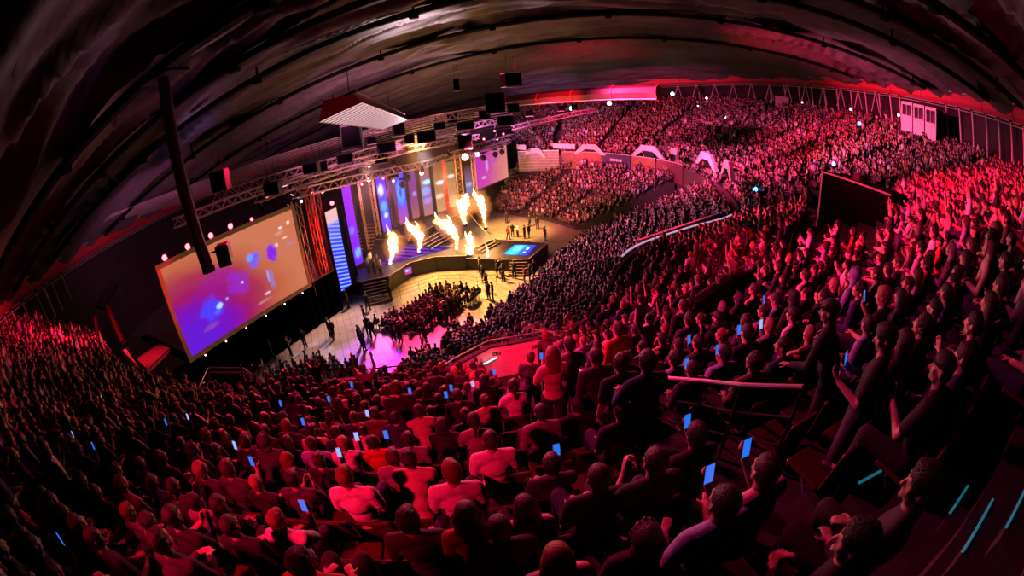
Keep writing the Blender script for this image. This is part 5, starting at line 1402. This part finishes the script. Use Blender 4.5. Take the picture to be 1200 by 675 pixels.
# backcloths
bc = MB(); P = [AR(x, 260, d) for x, d in ((405,47.5),(440,53),(480,57),(520,61),(556,63))]
n = len(P)
w_ = wallstrip('board', [(p.x-P[0].x, p.y-P[0].y, 0) for p in P], 0.15, 10.8, 0, mat('red_backcloth', (0.05,0.012,0.012), 0.8, vary=0.5, bscale=0.6))
e = empty('backcloth', (P[0].x, P[0].y, 0), 0, 'dark red backcloth behind the video columns', 'backcloth'); w_.parent = e; w_.name = 'cloth_panel'
MB().tube([(p.x-P[0].x, p.y-P[0].y, 10.8) for p in P], 0.08, 6).build('top_pipe', M_truss, e)

# ------------------------------------------------------------------ flames
def flame_mat():
    m = bpy.data.materials.new('fire_core'); m.use_nodes = True; nt = m.node_tree; nt.nodes.clear(); N = lambda t: nt.nodes.new(t); lk = nt.links.new
    out = N('ShaderNodeOutputMaterial'); em = N('ShaderNodeEmission'); tc = N('ShaderNodeTexCoord'); no = N('ShaderNodeTexNoise'); no.inputs['Scale'].default_value = 1.6; no.inputs['Detail'].default_value = 4
    lk(tc.outputs['Object'], no.inputs['Vector']); rp = N('ShaderNodeValToRGB'); rp.color_ramp.elements[0].position = 0.36; rp.color_ramp.elements[0].color = (1.0,0.42,0.10,1); rp.color_ramp.elements[1].position = 0.55; rp.color_ramp.elements[1].color = (1,0.80,0.52,1)
    lk(no.outputs[0], rp.inputs[0]); lk(rp.outputs[0], em.inputs[0]); em.inputs[1].default_value = 2.8; lk(em.outputs[0], out.inputs[0]); return m
def glow_mat():  # emissive shells stand in for flame light scattered in the air
    m = bpy.data.materials.new('fire_halo'); m.use_nodes = True; nt = m.node_tree; nt.nodes.clear(); N = lambda t: nt.nodes.new(t)
    out = N('ShaderNodeOutputMaterial'); em = N('ShaderNodeEmission'); em.inputs[0].default_value = (1.0,0.30,0.07,1); em.inputs[1].default_value = 0.16; nt.links.new(em.outputs[0], out.inputs['Volume']); return m
M_fire = flame_mat(); M_halo = glow_mat()
FL = [([(457,309),(459,299),(462,288),(460,278),(454,271)], [0.25,0.55,0.95,0.75,0.2], 1.5, 'leftmost slender jet of flame on the stage front'),
      ([(490,296),(492,284),(490,274),(483,268),(477,261)], [0.22,0.6,0.95,0.8,0.25], 1.5, 'second jet of flame from the left, bending left'),
      ([(536,292),(534,280),(528,268),(518,261),(508,259)], [0.25,0.6,1.0,0.9,0.3], 1.5, 'third jet of flame, curling widely to the left'),
      ([(550,296),(551,288),(551,279),(550,272)], [1.1,1.0,0.7,0.2], 1.5, 'short broad flame beside the small stage'),
      ([(545,262),(542,250),(544,238),(547,227)], [0.45,1.1,1.5,0.5], 2.3, 'tall broad flame in front of the amber lattice tower'),
      ([(569,266),(567,254),(565,242),(561,233),(554,226)], [0.25,0.55,0.85,0.9,0.35], 1.2, 'arched flame below the far screen'),
      ([(571,301),(571,296),(571,291)], [0.3,0.32,0.05], 1.2, 'small flame reflected at the front of the small stage')]  # built as a small flame like the others
FLAMEP = []
for px, rad, z0, lb in FL[:7]:
    b = AT(*px[0], z0); dist = math.hypot(b.x, b.y)
    P = [AR(x, y, dist) for x, y in px]
    dense = crom([tuple(p)+(r,) for p, r in zip(P, rad)], 8)
    o0 = P[0].copy(); sc_ = 0.46
    mb = MB(); mb.tube([Vector(q[:3])-o0+Vector((0.10*noise.noise(Vector((i*.5,b.x,1))),0.1*noise.noise(Vector((i*.5,b.x,9))),0)) for i, q in enumerate(dense)], [max(0.03, q[3]*sc_*(0.72+0.65*abs(noise.noise(Vector((i*0.45, b.x, 3)))))) for i, q in enumerate(dense)], 14)
    mb.v = [tuple(Vector(v)+Vector((noise.noise(Vector(v)*2.2), noise.noise(Vector(v)*2.2+Vector((5,0,0))), noise.noise(Vector(v)*2.2+Vector((0,5,0)))))*0.26*min(1,0.4+Vector(v).z*0.3)+Vector((noise.noise(Vector(v)*5.5+Vector((9,0,0))), noise.noise(Vector(v)*5.5), 0))*0.14) for v in mb.v]
    for tk in range(4):
        if len(dense) < 12: break
        j = 5+tk*7
        if j+6 >= len(dense): break
        q = Vector(dense[j][:3])-o0; sd = -1 if tk % 2 else 1; rr = dense[j][3]*sc_
        mb.tube([q+Vector((sd*rr*0.2,0,0)), q+Vector((sd*rr*0.65,0,0.4)), q+Vector((sd*rr*0.75-0.08,0,0.8)), q+Vector((sd*rr*0.5-0.2,0,1.15))], [rr*0.5, rr*0.45, rr*0.25, 0.02], 8)
    e = empty('flame_jet', o0, 0, lb, 'flame'); mb.build('flame_core', M_fire, e, smooth=True)
    for hk in (0.85, 1.15, 1.5): g = MB(); g.tube([Vector(q[:3])-o0 for q in dense], [max(0.04, q[3]*hk*(0.8+0.5*abs(noise.noise(Vector((i*0.4, b.x, hk)))))) for i, q in enumerate(dense)], 14); g.build('flame_halo', M_halo, e, smooth=True)
    if len(FLAMEP) < 6: FLAMEP.append((P[len(P)//2], sum(rad)/len(rad)))
    q = o0-Vector((0,0,0.02)); 
    e2 = empty('flame_projector', (q.x, q.y, q.z-0.28), 0, 'black flame projector box under the ' + ' '.join(lb.split(',')[0].split()[:7]), 'machine')
    MB().box((0,0,0.13), (0.42,0.42,0.26), bev=0.02).build('casing', M_black, e2); MB().tube([(0,0,0.26),(0,0,0.33)], 0.08, 8).build('nozzle', M_steel, e2)

# ------------------------------------------------------------------ overhead rig
def at_truss(x0, y0, d0, x1, y1, d1, size, lab, m=M_truss, n=6):
    A = AR(x0, y0, d0); B = AR(x1, y1, d1); return truss('lighting_truss', [A.lerp(B, k/n) for k in range(n+1)], size, lab, 'truss', m, rad=0.05)
M_pt = mat('violet_truss', (0.55,0.42,0.50), 0.4, 0.5)
at_truss(205,262,30,333,214,38,0.6,'short truss above the left half of the big screen')
at_truss(345,228,35,500,192,50,0.7,'front rig truss above the chevron and blue columns', M_pt)
at_truss(500,192,50,600,160,60,0.7,'front rig truss running on to the far screen', M_pt)
at_truss(300,232,33,470,176,46,0.8,'middle rig truss above the stage', M_pt)
at_truss(250,232,32,420,182,42,0.6,'rear rig truss rising from the left', M_pt)
at_truss(420,182,40,590,140,56,0.7,'long rig truss under the black boxes', M_pt)
at_truss(330,214,34,560,160,50,0.5,'thin rig truss crossing above the columns', M_pt)
at_truss(440,152,36,600,128,52,0.6,'upper rig truss behind the lamp box', M_pt)
at_truss(600,150,52,700,128,56,0.5,'rig truss reaching towards the far stand', M_pt)
at_truss(548,184,52,597,165,60,0.5,'short truss carrying moving lights above the far screen', M_truss)
for i in range(12):
    y = 3.6*i
    A = AR(20+6*i, 306-y*0.9, 38+0.6*i); mid_ = AR(210+4*i, 240-y*0.85, 62-1.5*i); B = AR(600, 150-y*0.75, 78-3*i)
    P = [A.lerp(mid_, k/8) if k <= 8 else mid_.lerp(B, (k-8)/8) for k in range(17)]
    for k, p in enumerate(P):
        u = k/16; p.z += 0
    o = MB().tube([q-P[0] for q in crom([tuple(A), tuple(mid_), tuple(B)], 10) and [Vector(c) for c in crom([tuple(A), tuple(mid_), tuple(B)], 10)]], 0.05, 5).build('rigging_pipe', mat('pink_tube'))
    o.location = P[0]; tag(o, '%s long pipe from the bottom in the bundle rising above the stage' % ORD[i], 'pipe')
BOX = [(258,212,24,26,28),(320,221,22,16,31),(365,197,20,14,33),(412,160,26,34,30),(404,186,20,13,33),(379,195,10,14,35),(453,173,22,14,37),(447,186,16,12,40),(467,152,15,17,34),(500,160,23,15,38),(480,163,12,12,42),(463,205,9,8,46),(530,138,12,15,46),(545,148,22,10,42),(545,166,18,20,45),(515,148,14,10,40),(580,121,24,26,36),(601,127,14,12,42),(592,142,20,12,40),(599,94,24,18,30),(568,135,14,12,46),(657,127,8,8,52),(620,133,10,8,54),(673,126,7,9,55),(435,165,12,10,36),(535,100,7,16,34)]
for i, (px, py, w, h, dd) in enumerate(BOX):
    c = AR(px, py, dd); k = dd/FPX*1.03; e = empty('hanging_cabinet', c, math.radians(R.uniform(-10,35)), 'black cabinet hanging in the overhead rig, %s of %s counted from the left' % (ORD[sorted(b[0] for b in BOX).index(px)], 'twenty-six'), 'speaker', 'black cabinets in the overhead rig')
    W_, H_ = w*k*0.92, h*k*0.92
    MB().box((0,0,0), (W_,0.7,H_), bev=0.04).build('cabinet', M_black, e)
    MB().box((0,-0.36,-H_/2+0.05), (W_*1.0,0.04,0.05)).build('lower_edge', M_truss, e)
    MB().box((0,-0.36,0.05), (W_*0.86,0.02,H_*0.74)).build('grille', M_drape, e)
    zt = min(ceil_z(c.x, c.y)-1.0-c.z, 1.8)
    if zt > H_/2:
        for sx in (-0.3,0.3): MB().tube([(sx*W_,0,H_/2),(sx*W_*0.7,0,zt)], 0.02, 4).build('hanging_cable', M_cat, e)
LMP = [(432,211,44,M_pinkbulb,0.20,'pink lamp above the blue and white column'),(424,216,43,M_redbulb,0.13,'small red lamp left of the pink one above the columns'),(494,203,51,M_pinkbulb,0.24,'pink lamp above the turquoise streaked column'),(545,184,50,M_pinkbulb,0.42,'largest glaring red lamp at the top of the lattice tower'),(560,181,53,M_pinkbulb,0.26,'lamp just right of the glaring one'),(449,209,47,M_redbulb,0.14,'small red lamp above the ring shape column'),(353,236,36,M_pinkbulb,0.12,'tiny lamp at the top right of the big screen'),(389,238,38,M_redbulb,0.2,'red lamp above the chevron column'),(461,212,47,M_pinkbulb,0.12,'tiny lamp beside the ring shape column'),
       (567,163,50,M_redbulb,0.12,'small red lamp above the far screen, left'),(590,157,52,M_redbulb,0.12,'small red lamp above the far screen, right'),(316,256,34,M_pinkbulb,0.12,'faint lamp above the right half of the big screen'),(295,257,33,M_redbulb,0.14,'faint red lamp above the middle of the big screen')]
for px, py, dd, m, r, lb in LMP: spotlight(AR(px, py, dd), CP, lb, m, r)
for i, (px, py) in enumerate(((566,181),(580,177),(588,174),(471,212),(478,204),(447,198))):
    p = AR(px, py, 54 if px > 560 else 48); e = empty('moving_light', p, 0, ('black moving light above the far screen, leftmost of three','black moving light above the far screen, middle of three','black moving light above the far screen, rightmost of three','black moving light above the ring shape column','black moving light left of the turquoise streaked column','black moving light above the blue and white column')[i], 'light')
    MB().ell((0,0,-0.45), (0.30,0.30,0.42), 12, 8).build('head', M_black, e); MB().box((0,0,0.20), (0.55,0.4,0.25), bev=0.04).build('base', M_black, e)
    for sx in (-0.33,0.33): MB().box((sx,0,-0.2), (0.06,0.2,0.75)).build('yoke_arm', M_black, e)
for i in range(34):
    u = R.random(); px = 300+u*290; py = 238-u*78+R.uniform(-16,14); dd = 36+u*18
    c = AR(px, py, dd); e = empty('rig_lamp', c, R.uniform(-1,1), 'small dark lamp can hanging in the rig over the stage', 'light', 'lamp cans in the overhead rig')
    t = Vector((R.uniform(-.5,.5), R.uniform(-.8,.2), -1)).normalized()
    MB().tube([-t*0.35, t*0.15, t*0.30], [0.13,0.19,0.21], 10).build('lamp_can', M_black, e); MB().tube([(0,0,0.05),(0,0,0.55)], 0.03, 4).build('clamp', M_truss, e)
    if R.random() < 0.35: MB().tube([t*0.30, t*0.32], 0.15, 10).build('lens', mat('warm_lens', (0.8,0.4,0.2), 0.3, emit=(1.0,0.30,0.25), estr=3.0), e)
DOT = [(1007,145,0.16,(0.05,0.25,1.0),34),(997,128,0.20,(1,0.25,0.35),55),(1053,135,0.16,(1,0.4,0.45),48),(940,120,0.14,(1,0.4,0.45),62),(828,115,0.2,(1,0.3,0.4),70),(788,110,0.3,(0.3,0.8,0.8),66),(714,121,0.35,(0.4,0.9,0.8),66),(670,127,0.35,(0.3,0.9,0.9),66),(851,138,0.18,(0.6,0.5,1.0),64),(853,160,0.15,(0.8,0.6,1.0),60),(885,222,0.22,(0.1,0.3,1.0),36),(977,192,0.18,(0.15,0.2,1.0),36),(818,124,0.12,(0.6,0.6,1),68)]
for i, (px, py, r, c, dd) in enumerate(DOT):
    m = mat('dot_%d' % i, (0.5,0.5,0.5), 0.3, emit=c, estr=7.0)
    e = empty('signal_lamp', AR(px, py, dd), 0, 'small %s lamp among the spectators, %s of them from the left' % ('blue' if c[2] > 0.9 else ('green' if c[1] > 0.7 else 'red'), ORD[sorted(b[0] for b in DOT).index(px)]), 'lamp')
    MB().ell((0,0,0), (r,r,r), 10, 8).build('bulb', m, e, smooth=True); MB().tube([(0,0,-r*1.6),(0,0,-r*0.6)], r*0.5, 6).build('socket', M_black, e)
p = AT(122,473,9.5); o = MB().tube([(0,0,0),(0.03,0.02,0.30)], 0.022, 8).build('glow_stick', mat('green_glow', (0.1,0.9,0.3), 0.3, emit=(0.15,1.0,0.35), estr=3.0)); o.location = p; tag(o, 'green glow stick held up in the left hand crowd', 'glow stick')

# lanyard of the standing person
r, g, a = CAPMAN
lan = MB(); nk = g['J']['nk']; ch = g['J']['ch']
lan.tube([nk+Vector((-0.075,0.02,0.0)), nk+Vector((-0.07,0.115,-0.10)), ch+Vector((-0.02,0.165,-0.10)), ch+Vector((0,0.17,-0.20))], 0.006, 5)
lan.tube([nk+Vector((0.075,0.02,0.0)), nk+Vector((0.07,0.115,-0.10)), ch+Vector((0.02,0.165,-0.10)), ch+Vector((0,0.17,-0.20))], 0.006, 5)
lo = lan.build('lanyard', mat('lanyard_white', (0.75,0.7,0.72), 0.6), r)
cb = MB().box(ch+Vector((0,0.18,-0.26)), (0.09,0.008,0.13), rotx(0.1), bev=0.003).build('badge', mat('badge_card', (0.6,0.35,0.45), 0.5), r)

# smoke drifting through the set
hz = MB(); P = [ST(7,-13), ST(32,-13), ST(32,4), ST(7,1.5)]
hz.slab([(p.x, p.y) for p in P], 2.4, 13.5)
hm = bpy.data.materials.new('stage_smoke'); hm.use_nodes = True; nt = hm.node_tree; nt.nodes.clear()
o_ = nt.nodes.new('ShaderNodeOutputMaterial'); v_ = nt.nodes.new('ShaderNodeVolumeScatter'); v_.inputs['Color'].default_value = (0.9,0.8,0.8,1); v_.inputs['Density'].default_value = 0.007; v_.inputs['Anisotropy'].default_value = 0.25
nt.links.new(v_.outputs[0], o_.inputs['Volume'])
tag(hz.build('smoke', hm), 'thin stage smoke drifting between the video columns and the rig', 'smoke', kind='stuff')

# dark left side: end wall of the block, red lit ramp, black side cladding
def slanted(name, px, d, m, lab, cat, th=0.25):
    P = [AR(x, y, dd) for (x, y), dd in zip(px, d)]; o0 = P[0].copy(); nrm = (P[1]-P[0]).cross(P[-1]-P[0]).normalized()*th
    vs = [p-o0 for p in P]+[p-o0+nrm for p in P]; k = len(P)
    e = empty(name, o0, 0, lab, cat)
    MB().add(vs, [tuple(range(k)), tuple(range(k, 2*k))[::-1]]+[(i, (i+1) % k+0, (i+1) % k+k, i+k) for i in range(k)]).build('panel', m, e)
    MB().tube([v for v in vs[:k]]+[vs[0]], 0.05, 5).build('edge_tube', M_black, e)
M_mar = mat('maroon_cladding', (0.30,0.05,0.08), 0.6); M_mv = mat('mauve_cladding', (0.10,0.06,0.11), 0.7)
slanted('side_cladding', ((109,372),(113,369),(119,404),(115,408)), (30,30,29.5,29.5), M_mar, 'narrow red lit end board of the left block', 'panel')
slanted('side_cladding', ((122,358),(127,354),(146,398),(142,402)), (31,31,28,28), M_mar, 'slim slanting red edge board right of the left block', 'panel')
slanted('side_cladding', ((112,358),(131,330),(138,334),(124,362)), (34,36,36,34), M_mv, 'mauve side cladding rising behind the left block', 'panel')
slanted('gangway_ramp', ((160,421),(188,402),(199,408),(173,434)), (27,30,28,25), M_mar, 'red lit sloping ramp in the dark area left of the big screen', 'ramp')
slanted('gangway_ramp', ((143,410),(149,407),(168,436),(166,444)), (26,26,22,22), M_cream, 'pale slanting parapet strip beside the left block', 'parapet')
slanted('side_cladding', ((166,437),(170,436),(176,449),(170,452)), (22,22,20.5,20.5), M_mar, 'short bright red board at the foot of the left gangway', 'panel')
slanted('side_cladding', ((165,395),(172,392),(225,418),(222,424)), (32,32,29,29), M_mv, 'long dim sloping beam below the left edge of the big screen', 'beam')

# ------------------------------------------------------------------ light
def spot(name, loc, aim, W, col, ang=60, blend=0.6, r=0.5):
    l = bpy.data.lights.new(name, 'SPOT'); l.energy = W; l.color = col; l.spot_size = math.radians(ang); l.spot_blend = blend; l.shadow_soft_size = r
    o = bpy.data.objects.new(name, l); COL.objects.link(o); o.location = loc
    d = Vector(aim)-Vector(loc); o.rotation_euler = d.to_track_quat('-Z', 'Y').to_euler(); return o
def point(name, loc, W, col, r=0.5):
    l = bpy.data.lights.new(name, 'POINT'); l.energy = W; l.color = col; l.shadow_soft_size = r
    o = bpy.data.objects.new(name, l); COL.objects.link(o); o.location = loc; return o
RED = (1.0,0.02,0.05); CRIM = (1.0,0.03,0.14); MAGN = (1.0,0.10,0.42); PINK = (1.0,0.30,0.50); LILA = (0.70,0.45,1.0); WARM = (1.0,0.42,0.12); PURP = (0.45,0.08,1.0)
K = 1.0
# near centre pool
PR = (1.0,0.008,0.075)
spot('near_pool', (-4.2,-0.8,H+1.0), (-1.4,4.8,10.2), 2500, (1.0,0.004,0.05), 50, 1.0, 0.2)
spot('near_pool_b', (-12,24,H+2.5), (-2.6,6,9.3), 44000, PR, 32, 1.0, 0.3)
spot('near_left', (-22,34,H-2), (-22,7,9), 24000, (1.0,0.02,0.10), 38, 0.9, 0.3)
spot('cross_red', (-13,12,H+2.2), (8.5,8.5,10.6), 28000, (1.0,0.012,0.13), 44, 0.9, 0.25)
spot('cross_red_b', (-10,20,H+3), (13,7,12.6), 42000, PR, 30, 0.9, 0.25)
spot('gangway_red', (-1.2,1.8,H+1.6), (0.0,10.9,8.3), 11000, (1.0,0.008,0.06), 22, 0.8, 0.15)
spot('far_low', (-4,42,H-3), (7,58,4), 22000, (1.0,0.10,0.20), 60, 0.9, 0.3)
spot('post_wash', (20,34,H+1), (38,22,H+3), 8000, (1.0,0.22,0.42), 80, 0.9, 0.3)
spot('lamp_box_fill', (-3.5,7,H+0.6), (-6.6,15.6,H+1.6), 260, (1.0,0.05,0.10), 40, 0.9, 0.2)  # added unseen spot, reddens the lamp box end in place of bounce light
spot('near_left_b', (-16,30,H+1), (-10,8,8.5), 13000, PR, 34, 0.9, 0.3)
spot('near_mid', (-4,36,H+3), (3,10,8.5), 38000, (1.0,0.015,0.10), 40, 0.9, 0.3)
spot('right_pool', (8,20,H+4.5), (25,10,13.5), 63000, PR, 46, 0.9, 0.3)
spot('right_pool_b', (-2,34,H+4), (15,17,9.5), 67200, (1.0,0.015,0.10), 42, 0.9, 0.3)
spot('right_far', (4,40,H+4), (32,32,13), 68000, (1.0,0.05,0.22), 60, 0.9, 0.3)
spot('far_a', (0,40,H-2), (22,62,10.5), 44000, (1.0,0.07,0.25), 56, 0.8, 0.3)
spot('far_b', (-4,44,H-2), (8,70,12), 30000, (0.85,0.22,0.60), 46, 0.8, 0.3)
spot('far_c', (2,34,H+4), (24,45,9), 50400, (1.0,0.09,0.34), 54, 0.8, 0.3)
spot('mid_lilac', (-8,44,H-1), (7,34,4), 34000, (1.0,0.20,0.52), 54, 0.9, 0.3)
spot('lower_lilac', (-10,40,H-2), (-1,22,2.5), 34000, (0.95,0.20,0.48), 46, 0.9, 0.3)
spot('left_red', (-12,26,H+1.5), (-31,8.5,8.5), 46000, PR, 26, 0.9, 0.3)
# ring washes
spot('ring_far', (4,40,H), (24,80,H+4.5), 12000, RED, 70, 0.9)
spot('gangway_red_b', (3,5,H+2.5), (9,14,9.8), 9000, (1.0,0.01,0.07), 20, 0.9, 0.15)
spot('stair_rim', (-3.5,9,H+2.2), (3.0,2.6,12.6), 2300, (1.0,0.03,0.20), 44, 1.0, 0.2)
spot('cross_red_c', (-6,14,H+2.6), (11.5,5,13), 20000, PR, 32, 0.9, 0.2)
spot('ring_right', (10,36,H+0.5), (44,36,H+5), 24000, RED, 60, 0.9)
spot('ring_left', (-22,22,H-5), (-42,34,H-3.2), 5000, (0.70,0.16,0.42), 80, 0.9)
spot('left_ramp', (-12,20,H-1), (-21,15,8), 9000, RED, 40, 0.9)
# floor
spot('floor_warm', (-9,43,15), (-4,36,0), 110000, (1.0,0.44,0.09), 48, 0.8)
spot('floor_warm_b', (-3,46,15), (0,51,0), 60000, (1.0,0.44,0.09), 46, 0.8)
spot('floor_pale', (-12,38,12.5), (-13.5,27.5,0), 30000, (1.0,0.48,0.40), 40, 0.8)
spot('floor_violet', (-13,36,12.5), (-10.5,23.8,0), 34000, (0.45,0.03,1.0), 20, 0.6)
spot('floor_crimson', (-9,38,12.5), (-6.2,26,0), 52000, (1.0,0.01,0.10), 34, 0.7)
spot('floor_white', (-6,40,12.5), (-3.2,27.0,0), 14000, (1.0,0.55,0.45), 12, 0.8)
spot('floor_grey', (-18,36,14), (-16.5,21.5,0), 20000, (0.78,0.55,0.75), 34, 0.8)
spot('floor_red_far', (-4,48,12), (7,50,0), 8000, (1.0,0.03,0.10), 24, 0.6)
# stage
point('stage_fill', ST(16,-4,8), 1500, (0.75,0.2,0.55), 1.0)
point('stage_warm', ST(26,-3,7), 1800, (1.0,0.42,0.20), 1.0)
spot('red_gap', ST(11,-3,10), ST(10,-9,3), 6000, RED, 60, 0.8)
spot('tower_red', ST(3,3,9.5), ST(2,-1.5,6), 2200, RED, 70, 0.8)
for i, (p, s) in enumerate(FLAMEP): point('flame_light_%d' % i, p+Vector((0.6,-0.8,0.4)), 1500*s, (1.0,0.42,0.10), 0.8)
# upward wash onto the ceiling fabric
spot('ceiling_wash', (-8,44,H-5), (-1,22,H+6), 24000, (0.98,0.70,0.85), 54, 1.0, 0.5)
spot('ceiling_wash_b', (-6,52,H-3), (-3,36,H+8), 1800, (1.0,0.50,0.55), 100, 1.0, 0.6)
spot('ceiling_violet', (-24,30,H-4), (-20,14,H+3), 500, (0.55,0.22,0.8), 110, 1.0, 0.6)
spot('rig_wash', (-10,26,H+2), (-15,44,H-4), 9000, (1.0,0.28,0.50), 90, 0.9, 1.0)
# cool glow on the dark stairs
spot('step_glow', (7.5,1.0,14.5), (6.0,4.2,11), 22, (0.08,0.16,1.0), 80, 1.0, 0.2)
w = bpy.data.worlds.new('world'); scene.world = w; w.use_nodes = True
w.node_tree.nodes['Background'].inputs[0].default_value = (0.20,0.05,0.35,1); w.node_tree.nodes['Background'].inputs[1].default_value = 0.003

scene.view_settings.view_transform = 'Standard'; scene.view_settings.look = 'None'; scene.view_settings.exposure = 0.0; scene.view_settings.gamma = 1.0
scene.view_settings.use_curve_mapping = False
bpy.data.scenes.remove(WORK)
cy = scene.cycles
cy.use_denoising = True; cy.max_bounces = 4; cy.diffuse_bounces = 0; cy.glossy_bounces = 2; cy.transparent_max_bounces = 8; cy.volume_bounces = 0; cy.volume_step_rate = 4.0; cy.volume_max_steps = 64
cy.caustics_reflective = False; cy.caustics_refractive = False; cy.sample_clamp_indirect = 4.0
